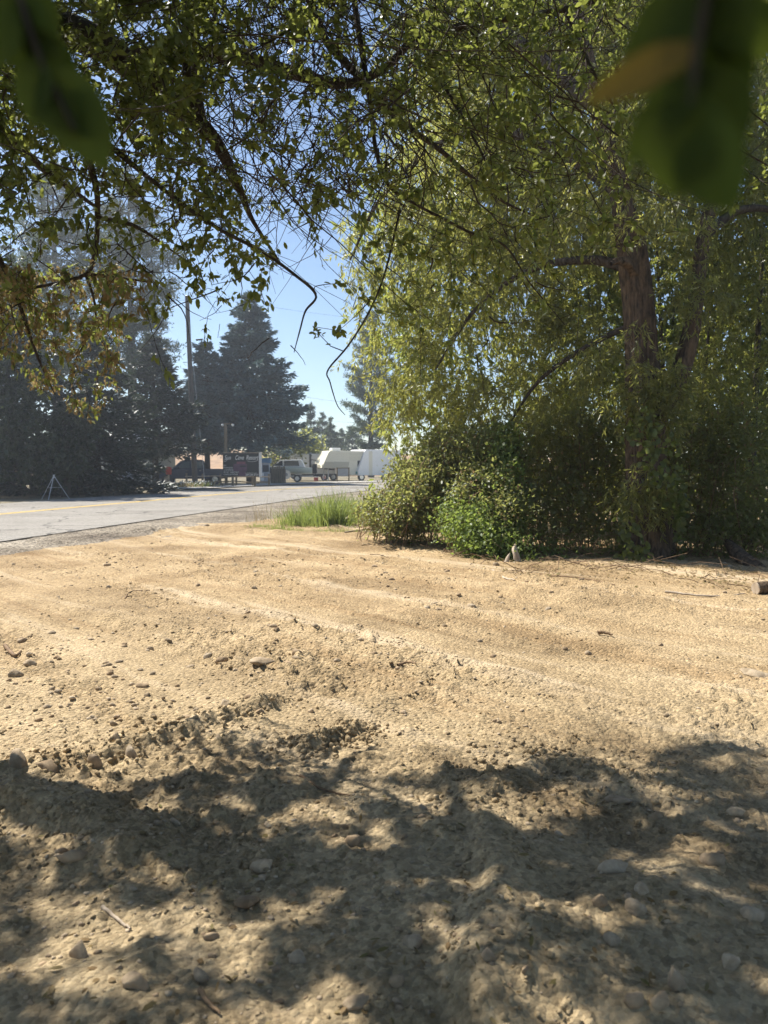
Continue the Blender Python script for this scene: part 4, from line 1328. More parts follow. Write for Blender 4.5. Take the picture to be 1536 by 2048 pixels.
for pts, r, lab in [
        ([(690, 1066), (720, 1063), (760, 1066)], .02, 'grey stick lying along the edge of the grass'),
        ([(795, 1335), (815, 1332), (832, 1338)], .012, 'short dark twig lying on open dirt'),
        ([(1195, 1265 - 0), (1225, 1268)], .02, 'dark bark scrap lying on the sunlit dirt'),
        ([(10, 1287), (30, 1306), (42, 1300)], .018, 'dark forked stick poking from the dirt'),
        ([(600, 1568), (650, 1592), (700, 1604)], .007, 'thin crooked twig at the edge of the shade'),
        ([(205, 1826), (240, 1850), (262, 1868)], .007, 'thin pale twig on the sunlit crumbly dirt'),
        ([(400, 2010), (420, 2040), (440, 2060)], .008, 'curved dark twig near the bottom edge'),
        ([(250, 1195), (262, 1188), (300, 1184)], .008, 'slender twig on the smooth upper dirt'),
        ([(1080, 1152), (1160, 1165), (1230, 1178)], .012, 'long thin branch lying in the willow shade'),
        ([(1330, 1190), (1420, 1196), (1490, 1188)], .015, 'pale branch lying along the shade edge'),
        ([(985, 1142), (1010, 1158), (1030, 1165)], .02, 'grey root end at the foot of the dead stump')]:
    W = np.array([gp(*p) for p in pts])
    W[:, 2] = lot_z(W[:, 0], W[:, 1])[0] + r * .9
    if len(W) == 2: W = np.vstack([W[0], (W[0] + W[1]) / 2 + np.array([.0, .02, .01]), W[1]])
    C = catmull(W, 16)
    C[:, 2] += .002 * RNG.normal(size=16)
    tag(link('stick', tubes_mesh('stick', [(C, np.linspace(r, r * .45, 16))], M['pale_wood'] if ('pale' in lab or 'grey' in lab) else M['cane'], 7)), lab, 'stick')
# sawn log and leaning root at the right edge
lg = empty('cut_log', tuple(gp(1530, 1190))); tag(lg, 'pale sawn log end lying in the shade at the lot edge', 'log')
a = gp(1512, 1186) + np.array([0, 0, .055]); b = a + np.array([.85, .18, .02])
dv = nrm(b - a)
C = catmull(np.array([a, (a + b) / 2 + np.array([0, 0, .01]), b]), 14)
child('bark', tubes_mesh('bark', [(C, np.full(14, .075) * (1 + .04 * RNG.normal(size=14)))], M['bark_willow'], 18), lg)
bm = bmesh.new()
add_cyl(bm, a - dv * .012, a + dv * .05, .07, .07, 18)
me = bpy.data.meshes.new('sawn_end'); bm.to_mesh(me); bm.free(); me.materials.append(M['pale_wood'])
child('sawn_end', me, lg)
rt = empty('leaning_log', tuple(gp(1525, 1165))); tag(rt, 'leaning mossy brown log propped in the shaded bank', 'log')
bark_trunk('trunk', [(1540, 1165, 11.0), (1505, 1135, 11.3), (1478, 1110, 11.7), (1455, 1085, 12.2)], [.10, .12, .11, .07], 30, 24, M['bark_willow'], rt, 12, .2)

# litter and dead twigs along the foot of the thicket
n = 1500
ex = RNG.uniform(740, 1536, n); ey = np.interp(ex, [740, 850, 920, 1000, 1080, 1300, 1536], [1062, 1072, 1098, 1130, 1138, 1135, 1165]) + RNG.normal(size=n) * 14
EP = np.array([gp(a, b) for a, b in zip(ex, ey)]); EP[:, 2] = lot_z(EP[:, 0], EP[:, 1])[0] + .01
lf = leaves_mesh('edge_litter', EP, nrm(np.c_[RNG.normal(size=(n, 2)), RNG.normal(size=n) * .25]), np.c_[RNG.normal(size=(n, 2)) * .4, np.ones(n)], RNG.uniform(.03, .08, n), RNG.uniform(.015, .035, n), T_OVAL, M['leaf_dry'])
tag(link('leaf_litter', lf), 'dry leaf litter along the foot of the thicket', kind='stuff')
tw = []
for k in range(0, 110):
    c = EP[k] + np.array([0, 0, .02]); a_ = RNG.uniform(0, 6.28); l_ = RNG.uniform(.1, .4)
    v_ = np.array([math.cos(a_), math.sin(a_), RNG.normal() * .25]) * l_
    tw.append((np.array([c - v_, c + np.array([0, 0, RNG.random() * .06]), c + v_]), np.array([.006, .005, .003])))
tag(link('dead_twigs', tubes_mesh('dead_twigs', tw, M['cane'], 4)), 'broken dead twigs strewn along the thicket edge', kind='stuff')

# leaf litter
n = 2600
yy = 1.6 * (12 / 1.6) ** RNG.random(n); xx = RNG.uniform(-1, 1, n) * (.55 * yy + .3)
keep = RNG.random(n) < np.where(yy < 3.6, .5, .10) + .6 * np.exp(-((yy - 11.3) / .7) ** 2) * (xx > 1.5)
xx, yy = xx[keep], yy[keep]; n = len(xx)
zz = lot_z(xx, yy)[0] + .006
tag(link('leaf_litter', leaves_mesh('leaf_litter', np.stack([xx, yy, zz], 1), nrm(np.c_[RNG.normal(size=(n, 2)), RNG.normal(size=n) * .2]), np.c_[RNG.normal(size=(n, 2)) * .35, np.ones(n)], RNG.uniform(.02, .045, n), RNG.uniform(.008, .018, n), T_OVAL, M['leaf_dry'])),
    'scattered dry fallen leaves on the dirt', kind='stuff')

rngK = np.random.default_rng(91)
for lab, specs, n_, base in [
        ('dense dark broadleaf tree filling the outer edge behind the road', [(-40, 860, 34, 2.6, 1.6, 2.6), (40, 900, 33.5, 1.6, 1.4, 1.8), (-60, 700, 35, 2.8, 1.8, 3.0), (60, 780, 34.5, 1.6, 1.2, 2.0), (0, 600, 36, 2.2, 1.6, 2.6), (90, 940, 33.5, 1.0, .8, 1.0)], 1500, (-30, 34.5)),
        ('dark shrubby tree between the tripod and the low spruce', [(120, 920, 34.8, 1.2, .8, 1.2), (150, 850, 35.5, 1.3, .8, 1.4)], 420, (130, 35))]:
    b0 = at(base[0], HORIZON, base[1]); b0[2] = 0
    o = empty('broadleaf_tree', tuple(b0)); tag(o, lab, 'tree')
    KP = blobs(n_, specs, rngK, .5); KP = KP[KP[:, 2] > .15]
    tc_ = catmull(np.array([b0, b0 + np.array([.1, 0, 2.0]), b0 + np.array([-.1, .2, KP[:, 2].max() * .8])]), 20)
    child('trunk', tubes_mesh('trunk', [(tc_, np.linspace(.22, .05, 20))], M['bark_dark'], 10), o)
    pp, tt = grow([(tc_, np.linspace(.22, .05, 20))], KP[::4], rngK, step=3, r_tip=.008, r_max=.05)
    child('branches', tubes_mesh('branches', pp, M['bark_dark'], 3), o)['kind'] = 'stuff'
    b_, d_, nn_, l_, w_, k_ = willow_leaves(KP, rand_unit(len(KP)), rngK, 12, 20, .16, .28, .55, .5, .2)
    child('crown', leaves_mesh('crown', b_, d_, nn_, l_, w_, T_LEAF2, M['leaf_dark']), o)['kind'] = 'stuff'

# ------------------------------------------------------------------ conifers across the road
def conifer(name, label, px, d, toppx, wpx, base_py, mat, seed, kind='spruce', bare=.05, group=None, dens=1.0, lean=0.0):
    """px column, distance, pixel row of the top, crown width in pixels, crown bottom as a share of the height"""
    rng = np.random.default_rng(seed)
    b = at(px, HORIZON, d); b[2] = 0.0
    H = at(px, toppx, d)[2]
    Rw = wpx / FPX * d / 2
    o = empty(name, tuple(b)); tag(o, label, 'tree', group)
    axis = catmull(np.array([b, b + np.array([lean * .3, 0, H * .5]), b + np.array([lean, 0, H * .985])]), 30)
    r0 = .018 * H + .05
    child('trunk', tubes_mesh('trunk', [(axis, np.linspace(r0, .02, 30))], M['bark_dark'], 10), o)
    paths = []; P, D, Nn, L, W = [], [], [], [], []
    nl = int(H * (2.9 if kind == 'spruce' else 1.9))
    for i in range(nl):
        t = bare + (1 - bare) * (i + rng.random()) / nl
        c = axis[min(29, int(t * 29.5))]
        if kind == 'spruce':
            rad = Rw * (1 - (t - bare) / (1 - bare)) ** .8 * (.85 + .45 * rng.random()) + .12
            nb = rng.integers(5, 8)
        else:
            u = (t - bare) / (1 - bare)
            rad = Rw * (math.sin(math.pi * min(1, .25 + .78 * u)) ** .7) * rng.uniform(.45, 1.1) + .15
            nb = rng.integers(3, 6)
        a0 = rng.uniform(0, 6.28)
        for k in range(nb):
            a = a0 + k * 6.283 / nb + rng.normal() * .25
            rr = rad * rng.uniform(.75, 1.12)
            out = np.array([math.cos(a), math.sin(a), 0])
            drop = (-.05 - .30 * (1 - t) + rng.normal() * .10) if kind == 'spruce' else rng.uniform(-.05, .35)
            if kind == 'spruce':
                t2 = np.clip(t + rng.normal() * .018, bare, .985)
                f_ = t2 * 29; k0 = int(f_)
                c = axis[k0] + (axis[min(29, k0 + 1)] - axis[k0]) * (f_ - k0)
            q = np.linspace(0, 1, 6)[:, None]
            line = c + out * rr * q + np.array([0, 0, 1]) * rr * (drop * q + .16 * q ** 2.5) + np.array([0, 0, 1]) * rng.normal() * .12
            paths.append((line, np.linspace(.012 + .012 * rr, .004, 6)))
            m = int((16 + 46 * rr) * dens)
            s = rng.random(m) ** (.72 if kind == 'spruce' else .45)
            s = np.clip(s, .08 if kind == 'spruce' else .45, 1)
            base = np.stack([np.interp(s, q[:, 0], line[:, j]) for j in range(3)], 1)
            lat = np.cross(out, [0, 0, 1])
            if kind == 'spruce':
                sg = rng.choice([-1, 1], m)
                ang = rng.uniform(.2, 1.0, m)
                dr = out * np.cos(ang)[:, None] + lat * (sg * np.sin(ang))[:, None] + np.c_[np.zeros((m, 2)), rng.normal(.02, .34, m)]
                off = dr * (rng.random(m) * .30 * rr * (1.05 - s))[:, None]
                P.append(base + off + np.c_[np.zeros((m, 2)), rng.normal(-.03, .055, m) * (.5 + .3 * rr)]); D.append(dr)
                ll = rng.uniform(.22, .46, m) * (.75 + .3 * min(1.4, H / 12))
                L.append(ll); W.append(ll * rng.uniform(.3, .46, m))
            else:
                off = rng.normal(size=(m, 3)) * np.array([.22, .22, .14]) * (.35 + .25 * rr)
                P.append(base + off); D.append(out * .5 + rng.normal(size=(m, 3)) * .8 + np.array([0, 0, .35]))
                ll = rng.uniform(.3, .55, m)
                L.append(ll); W.append(ll * rng.uniform(.16, .3, m))
            Nn.append(rng.normal(size=(m, 3)) * .5 + np.array([0, 0, 1.0]))
    # leader
    m = 60
    tt = 1 - .16 * rng.random(m) ** 1.0
    base = np.stack([np.interp(tt, np.linspace(0, 1, 30), axis[:, j]) for j in range(3)], 1)
    P.append(base); D.append(rng.normal(size=(m, 3)) * .6 + np.array([0, 0, .9])); L.append(rng.uniform(.2, .4, m)); W.append(np.full(m, .07)); Nn.append(rng.normal(size=(m, 3)))
    child('branches', tubes_mesh('branches', paths, M['bark_dark'], 4), o)['kind'] = 'stuff'
    P, D, Nn, L, W = map(np.concatenate, (P, D, Nn, L, W))
    child('crown', leaves_mesh('crown', P, D, Nn, L, W, T_LEAF2, mat), o)['kind'] = 'stuff'
    return o


conifer('spruce_tree', 'tall blue spruce with dense pointed crown behind the resort sign', 500, 62, 585, 236, 900, M['needle_blue'], 71, bare=.22, dens=1.15)
conifer('spruce_tree', 'shorter pale blue spruce between the utility pole and the tall spruce', 415, 60, 680, 165, 900, M['needle_blue'], 72, bare=.27, dens=1.1)
conifer('spruce_tree', 'dark green spruce with bare lower trunk beside the utility pole', 311, 47, 668, 185, 860, M['needle_dark'], 73, bare=.27)
conifer('spruce_tree', 'low dark spruce with boughs sweeping to the ground behind the tripod', 195, 38, 660, 250, 990, M['needle_dark'], 74, bare=.0, dens=1.1)
conifer('spruce_tree', 'black green spruce at the outer edge behind the road', 20, 39, 520, 300, 990, M['needle_dark'], 75, bare=.0, dens=.7)
for i_, (px_, d_x) in enumerate(((-230, 37), (-480, 40))):
    conifer('spruce_tree', ('dark spruce next past the outermost one along the road', 'last dark spruce of the row along the road')[i_], px_, d_x, 520, 330, 990, M['needle_dark'], 170 + i_, bare=.0, dens=.45)
conifer('pine_tree', 'tall open pine with feathery boughs above the dark spruces', 268, 66, 330, 210, 760, M['needle_pine'], 77, 'pine', bare=.30, dens=1.2)
conifer('pine_tree', 'second tall pine rising behind the outermost dark spruce', 120, 62, 300, 230, 760, M['needle_pine'], 78, 'pine', bare=.30, dens=.8)
conifer('pine_tree', 'dense green pine half hidden by the willow at the road bend', 742, 95, 610, 110, 900, M['needle_pine'], 79, 'pine', bare=.15, dens=1.6)
GFAR = 'far pines beyond the trailers'
for i, (px, d, top, wp, lab) in enumerate([
        (622, 110, 805, 34, 'thin pointed far pine nearest the tall blue spruce'), (645, 118, 828, 42, 'second far pine beyond the white trailer'),
        (662, 112, 838, 40, 'rounded far pine above the cream camper'), (684, 125, 858, 36, 'small far pine in the gap by the bend'),
        (704, 120, 850, 40, 'far pine beside the willow edge'), (606, 105, 850, 40, 'low far pine tucked against the blue spruce'), (672, 140, 866, 50, 'lowest far pine on the skyline')]):
    conifer('pine_tree', lab, px, d, top, wp, 900, M['needle_pine'], 80 + i, 'pine', bare=.08, group=GFAR, dens=1.3)

# ------------------------------------------------------------------ resort side: paints
M['white'] = plain('white_gelcoat', (.84, .83, .80), .35, var=.05)
M['cream'] = plain('cream_siding', (.78, .73, .58), .45, var=.06)
M['cream_shade'] = plain('shaded_cream_siding', (.52, .48, .37), .5, var=.06)  # cream with shade painted in for the lower side; ribs and hatch share it
M['black'] = plain('black_rubber', (.02, .02, .022), .6, var=.2)
M['charcoal'] = plain('charcoal_stripe', (.06, .06, .065), .5, var=.1)
M['glass'] = plain('dark_glass', (.03, .035, .04), .08, var=.1)
M['windscreen'] = plain('windscreen', (.10, .14, .15), .05, var=.1, spec=.9)
M['navy'] = plain('navy_paint', (.045, .055, .085), .25, var=.1, spec=.7)
M['chrome'] = plain('chrome', (.6, .6, .6), .2, metal=.9)
M['alu'] = plain('aluminium', (.50, .52, .54), .4, metal=.5)
M['hull'] = plain('pale_blue_hull', (.42, .52, .55), .3, var=.08)
M['teal'] = plain('teal_paint', (.05, .30, .33), .5)
M['red'] = plain('red_paint', (.42, .035, .025), .5)
M['blue'] = plain('blue_paint', (.10, .22, .36), .5)
M['greyp'] = plain('grey_panel', (.33, .36, .40), .5)
M['purple'] = plain('sign_purple', (.11, .055, .10), .6, var=.3, scale=4)
M['pink'] = plain('sign_pink', (.22, .07, .11), .6, var=.25, scale=4)
M['signblack'] = plain('sign_black', (.022, .026, .026), .55, var=.2)
M['lettering'] = plain('lettering_white', (.72, .72, .70), .6, var=.05)
M['bulb'] = plain('bulb_glass', (.8, .8, .76), .15, var=.03)
M['roofmetal'] = plain('white_roof', (.66, .66, .64), .5, var=.06)
M['housewall'] = plain('house_wall', (.38, .36, .31), .8, var=.08)
M['tarp'] = plain('white_tarp', (.7, .7, .68), .6, var=.05)


def thing(name, label, cat, px, d, rz=0.0, z=.06, group=None):
    p = at(px, HORIZON, d)
    o = empty(name, (p[0], p[1], z), rz)
    tag(o, label, cat, group)
    return o


def disc(name, c, r, wdt, mat, parent, axis='y', seg=20):
    c = Vector(c)
    v = {'y': Vector((0, 1, 0)), 'x': Vector((1, 0, 0)), 'z': Vector((0, 0, 1))}[axis]
    return cyl(name, c - v * wdt / 2, c + v * wdt / 2, r, mat, parent, seg=seg)


def wheel(c, r, parent, rim=None, wdt=.22):
    tmp = disc('wheel', c, r, wdt, M['black'], parent)
    disc('rim', (c[0], c[1] - .02, c[2]), r * .58, wdt, rim or M['chrome'], tmp)
    return tmp


# tripod at the far road edge
tri = thing('tripod', 'thin metal survey tripod standing at the far edge of the road', 'tripod', 107, 32.5, z=.05)
hz_ = 1.02
for k, (dx, dy) in enumerate(((-.62, .15), (-.06, -.45), (.58, .2))):
    lg_ = cyl('leg', (dx * .05, dy * .05, hz_ - .04), (dx, dy, 0), .017, M['alu'], tri, r1=.012, seg=8)
    cyl('clamp', (dx * .5, dy * .5, hz_ * .5 - .03), (dx * .53, dy * .53, hz_ * .5 - .09), .024, M['black'], lg_, seg=8)
cyl('head', (0, 0, hz_ - .08), (0, 0, hz_ + .05), .035, M['alu'], tri, seg=10)
cyl('brace', (-.3, .07, .52), (.29, .1, .52), .007, M['alu'], tri, seg=6)

# utility pole and wires
up = empty('utility_pole', tuple(at(389, HORIZON, 51) * np.array([1, 1, 0])))
tag(up, 'tall weathered wooden utility pole leaning slightly among the spruces', 'utility pole')
pt = at(374, 592, 51); pb = at(390, HORIZON, 51); pb[2] = -.1
PC = catmull(np.array([pb, (pb + pt) / 2, pt]), 12)
child('pole', tubes_mesh('pole', [(PC, np.linspace(.19, .135, 12))], M['pole_wood'], 14), up)


def wchild(parent, name, bm, mat):
    me = bpy.data.meshes.new(name); bm.to_mesh(me); bm.free(); me.materials.append(mat)
    return child(name, me, parent)


bm = bmesh.new(); add_cyl(bm, pt, pt + np.array([0, 0, .02]), .137, .12, 12); wchild(up, 'cap', bm, M['alu'])
bm = bmesh.new(); add_cyl(bm, pt + np.array([.12, 0, 0]), pt + np.array([.12, 0, .28]), .035, .03, 8); wchild(up, 'insulator', bm, M['greyp'])
bm = bmesh.new(); q = at(383, 680, 50.8); add_cyl(bm, q + np.array([.3, 0, 0]), q + np.array([.75, 0, .04]), .06, .06, 8); wchild(up, 'bracket', bm, M['black'])
for (x0, y0, x1, y1, d1, sagm, lab) in [
        (378, 585, 1000, 640, 95, 1.0, 'topmost power line running from the pole past the tall spruce'),
        (382, 740, 860, 800, 92, 1.2, 'lower cable from the pole crossing the tall spruce'),
        (385, 790, 800, 838, 92, 1.0, 'lowest cable passing over the far pines'),
        (374, 600, -200, 500, 40, .8, 'power line running from the pole towards the outer spruces')]:
    a = at(x0, y0, 51); b = at(x1, y1, d1)
    t = np.linspace(0, 1, 28)[:, None]
    C = a + (b - a) * t - np.array([0, 0, sagm]) * (4 * t * (1 - t))
    tag(link('power_line', tubes_mesh('power_line', [(C, np.full(28, .008))], M['black'], 5)), lab, 'cable', 'cables on the utility pole')
# guy wire
a = at(375, 610, 51); b = at(410, HORIZON, 50); b[2] = .05
tag(link('guy_wire', tubes_mesh('guy_wire', [(np.linspace(a, b, 8), np.full(8, .012))], M['alu'], 5)), 'steel guy wire slanting down from the pole top', 'cable')

# resort sign
sg = thing('resort_sign', 'black roadside sign board lettered Sun Cove Resort on wooden posts', 'sign', 482, 52.5, R(-3))
SW, SH, SZ = 2.55, 1.62, .72
box('board', (0, 0, SZ + SH / 2), (SW, .07, SH), M['signblack'], sg, .008)
box('side_board', (SW / 2 + .09, -.01, SZ + SH / 2), (.17, .13, SH + .08), M['lettering'], sg, .006)
box('top_trim', (.0, -.01, SZ + SH + .02), (SW, .10, .04), M['pale_wood'], sg)
for x in (-.62, .95):
    box('post', (x, .10, SZ / 2 + .25), (.15, .12, SZ + .6), M['post_wood'], sg, .01)
fy = -.037
pic = box('picture', (-.05, fy - .004, SZ + .62), (.95, .008, .50), M['purple'], sg)
box('sunset', (.02, fy - .010, SZ + .94), (.62, .008, .16), M['pink'], sg)
box('shore', (.15, fy - .012, SZ + .70), (.44, .008, .10), M['signblack'], sg)
box('water_glow', (.10, fy - .012, SZ + .18), (.5, .008, .34), M['purple'], sg)


def lettering(txt, size, x, z, parent, shear=0.0, spacing=1.0, mat=None, bold=0.0):
    cu = bpy.data.curves.new('lettering', 'FONT')
    cu.body = txt; cu.size = size; cu.shear = shear; cu.space_character = spacing
    cu.extrude = .004; cu.offset = bold
    tmp = bpy.data.objects.new('tmp_text', cu)
    COL.objects.link(tmp)
    bpy.context.view_layer.update()
    me = bpy.data.meshes.new_from_object(tmp.evaluated_get(bpy.context.evaluated_depsgraph_get()))
    bpy.data.objects.remove(tmp)
    me.name = 'lettering'
    me.materials.clear(); me.materials.append(mat or M['lettering'])
    o = link('lettering', me, parent)
    o.location = (x, fy - .012, z); o.rotation_euler = (math.pi / 2, 0, 0)
    return o


for t_, x_, w_ in (('Sun', -1.16, .72), ('Cove', -.42, .66), ('Resort', .36, .70)):
    lettering(t_, .44, x_, SZ + 1.16, sg, .3, 1.0, bold=.004).scale = (w_, 1, 1)
# flourishes under the title and the tail of the S
fl = [(np.array([(.45, fy - .015, SZ + 1.08), (.7, fy - .015, SZ + 1.02), (1.0, fy - .015, SZ + 1.05), (1.2, fy - .015, SZ + 1.12)]), np.full(4, .012)),
      (np.array([(-1.2, fy - .015, SZ + 1.10), (-1.14, fy - .015, SZ + 1.03), (-1.04, fy - .015, SZ + 1.06), (-1.0, fy - .015, SZ + 1.16)]), np.full(4, .014))]
for P, r in fl:
    link('flourish', tubes_mesh('flourish', [(catmull(P, 14), np.full(14, r[0]))], M['lettering'], 6), sg)
for i, t in enumerate(('RV', 'PARKING', 'CAMPING', 'BOAT RENTALS', 'CAFE & STORE')):
    lettering(t, .155, -1.22, SZ + .70 - i * .155, sg, 0, 1.0)
lettering('suncoveresort.com', .105, .30, SZ + .20, sg)
lettering('509.299.3717', .17, .30, SZ + .04, sg, bold=.003)

# yard light on a post
lp = thing('yard_light', 'square wooden light post with two bare bulbs behind the sign', 'lamp post', 452, 55)
hp = at(452, 848, 55)[2]
box('post', (0, 0, hp / 2), (.20, .20, hp), M['post_wood'], lp, .01)
box('arm', (.18, -.02, hp - .04), (.85, .06, .06), M['post_wood'], lp)
for x in (-.20, .55):
    bmb = bmesh.new(); bmesh.ops.create_uvsphere(bmb, u_segments=12, v_segments=8, radius=.10, matrix=Matrix.Translation((x, -.08, hp - .14)))
    bl = bm_obj('bulb', bmb, M['bulb'], lp, True)
    cyl('socket', (x, -.08, hp - .06), (x, -.06, hp + .06), .055, M['black'], bl, seg=10)

# rail fence
fe = thing('rail_fence', 'low weathered wooden rail fence below the resort sign', 'fence', 440, 53.6)
xs = [-2.4, -1.25, .0, 1.15, 2.3, 3.5]
for x in xs:
    cyl('post', (x, 0, -.05), (x + random.uniform(-.03, .03), 0, random.uniform(.85, 1.0)), .075, M['post_wood'], fe, seg=10)
for x0, x1 in zip(xs[:-1], xs[1:]):
    for zz_ in (.32, .70):
        cyl('rail', (x0 - .08, -.07, zz_ + random.uniform(-.05, .05)), (x1 + .08, -.07, zz_ + random.uniform(-.05, .05)), .045, M['post_wood'] if random.random() < .7 else M['pale_wood'], fe, seg=8)

# pickup truck in the shade
tk = thing('pickup_truck', 'dark navy pickup truck parked in shade behind the fence', 'truck', 385, 59, R(10))
body = [(-2.75, .45), (-2.78, .95), (-2.6, 1.10), (-1.45, 1.20), (.9, 1.22), (2.75, 1.22), (2.80, .55), (2.3, .45)]
bo = prism('body', body, -.95, .95, M['navy'], tk, .05)
prism('cab', [(-1.50, 1.18), (-.72, 1.86), (-.55, 1.92), (.72, 1.92), (.86, 1.84), (1.0, 1.20)], -.84, .84, M['navy'], tk, .05)
bm = bmesh.new(); add_prism(bm, [(-1.44, 1.26), (-.78, 1.83), (-.76, 1.83), (-1.42, 1.26)], -.74, .74); bmesh.ops.translate(bm, verts=bm.verts, vec=(-.03, 0, .02)); bm_obj('windscreen', bm, M['windscreen'], tk)
for x0, x1, sl0 in ((-1.12, -.14, .52), (-.04, .78, 0)):
    prism('window', [(x0, 1.26), (x0 + sl0, 1.80), (x1, 1.80), (x1, 1.26)], -.856, -.845, M['windscreen'], tk)
for x in (-1.85, 1.75):
    for y in (-.86, .86):
        wheel((x, y, .40), .40, tk)
box('bumper', (-2.82, 0, .58), (.14, 1.8, .22), M['chrome'], tk, .03)
box('grille', (-2.80, 0, .88), (.06, 1.1, .22), M['charcoal'], tk, .01)
for y in (-.74, .74): box('headlight', (-2.79, y, .92), (.07, .30, .18), M['bulb'], tk, .02)
box('door_line', (-.09, -.955, .85), (.02, .012, .7), M['black'], tk)
for x in (-.35, .65): box('door_handle', (x, -.965, 1.08), (.16, .03, .035), M['chrome'], tk)
box('mirror', (-.98, -1.02, 1.32), (.12, .22, .17), M['black'], tk, .02)

# red box on a pale post between the trunks
rb = thing('red_box', 'small red box on a pale post between the spruce trunk and the truck', 'box', 337, 52)
box('post', (0, 0, .42), (.10, .10, .84), M['pale_wood'], rb)
box('housing', (0, 0, 1.08), (.36, .3, .46), M['red'], rb, .03)
prism('lid', [(-.22, 1.31), (0, 1.41), (.22, 1.31)], -.18, .18, M['red'], rb)

# house behind the spruces
ho = thing('resort_house', 'pale house with long white roof edge behind the low spruce', 'house', 250, 64, R(-4))
box('wall', (0, 0, 1.45), (7.0, 5.0, 2.9), M['housewall'], ho)
bm = bmesh.new(); add_prism(bm, [(-2.95, 2.85), (0, 4.1), (2.95, 2.85), (2.95, 2.97), (0, 4.26), (-2.95, 2.97)], -3.9, 3.9)
bmesh.ops.rotate(bm, verts=bm.verts, cent=(0, 0, 0), matrix=Matrix.Rotation(math.pi / 2, 3, 'Z'))
bm_obj('roof', bm, M['roofmetal'], ho)
for x in (-2.2, .1, 2.4):
    wn = box('window', (x, -2.53, 1.6), (1.0, .06, 1.0), M['glass'], ho)
    box('frame', (x, -2.55, 2.14), (1.16, .08, .08), M['white'], wn); box('sill', (x, -2.56, 1.07), (1.16, .1, .08), M['white'], wn)
dr = box('door', (1.25, -2.53, 1.05), (.9, .06, 2.1), M['greyp'], ho); box('handle', (1.55, -2.59, 1.0), (.05, .06, .12), M['chrome'], dr)

# pump cabinet and wood planter
pu = thing('fuel_pump', 'blue and grey pump cabinet beside the sign', 'pump', 530, 58)
box('base', (0, 0, .12), (.8, .6, .24), M['concrete'], pu, .02)
box('body', (0, 0, .95), (.72, .50, 1.42), M['greyp'], pu, .03)
box('top_box', (0, 0, 1.86), (.95, .62, .38), M['blue'], pu, .03)
box('display', (.1, -.262, 1.25), (.46, .03, .52), M['charcoal'], pu, .01)
box('panel', (-.18, -.262, .62), (.26, .02, .6), M['white'], pu)
cyl('nozzle', (.40, -.1, .9), (.44, -.15, 1.3), .035, M['black'], pu, seg=8)
wb = thing('wooden_bin', 'dark slatted wooden bin next to the pump cabinet', 'bin', 550, 60)
for i in range(9):
    box('slat', (-.72 + i * .18, random.uniform(-.01, .01), random.uniform(.68, .76)), (.15, .05, random.uniform(1.3, 1.5)), M['post_wood'], wb, .006)
for zz_ in (.35, 1.1): box('batten', (0, .06, zz_), (1.6, .05, .1), M['post_wood'], wb)
box('core', (0, .45, .62), (1.5, .7, 1.2), M['bark_dark'], wb)

# boat on its trailer
bo = thing('motor_boat', 'pale blue motor boat on a trailer beside the white camper', 'boat', 575, 68, R(4))
st = [(-2.6, .02, 1.35, 1.5), (-2.0, .45, 1.0, 1.45), (-1.0, .85, .78, 1.36), (.4, .98, .70, 1.32), (2.2, .95, .70, 1.30)]
V, F = [], []
for x, hw_, zk, zg in st:
    V += [(x, -hw_, zg), (x, -hw_ * .86, zk + .22), (x, 0, zk), (x, hw_ * .86, zk + .22), (x, hw_, zg)]
for i in range(len(st) - 1):
    for j in range(4):
        a = i * 5 + j; F.append((a, a + 1, a + 6, a + 5))
F.append((20, 21, 22, 23)); hm = np_mesh('hull', np.array(V), [np.array(F)], M['hull'], False)
link('hull', hm, bo)
V2 = [(x, -h_, zg + .005) for x, h_, zk, zg in st] + [(x, h_, zg + .005) for x, h_, zk, zg in st]
F2 = [(i, i + 1, i + 6, i + 5) for i in range(4)]
link('deck', np_mesh('deck', np.array(V2), [np.array(F2)], M['white']), bo)
prism('cabin', [(-1.3, 1.32), (-.55, 1.98), (1.3, 2.02), (1.6, 1.32)], -.72, .72, M['white'], bo, .05)
prism('windscreen', [(-1.15, 1.45), (-.62, 1.90), (-.40, 1.90), (-.40, 1.45)], -.735, -.723, M['glass'], bo)
prism('window', [(-.25, 1.45), (-.25, 1.90), (1.0, 1.90), (1.1, 1.45)], -.735, -.723, M['glass'], bo)
box('engine', (2.45, 0, 1.2), (.4, .42, .9), M['black'], bo, .08)
box('trailer_frame', (-.2, -.6, .52), (5.0, .09, .10), M['alu'], bo)
box('trailer_frame', (-.2, .6, .52), (5.0, .09, .10), M['alu'], bo)
wheel((.9, -.92, .33), .33, bo, M['white'])
wheel((.9, .92, .33), .33, bo, M['white'])
sw = disc('spare_wheel', (-.05, -1.02, .68), .40, .2, M['white'], bo)
disc('hub', (-.05, -1.10, .68), .14, .08, M['greyp'], sw)

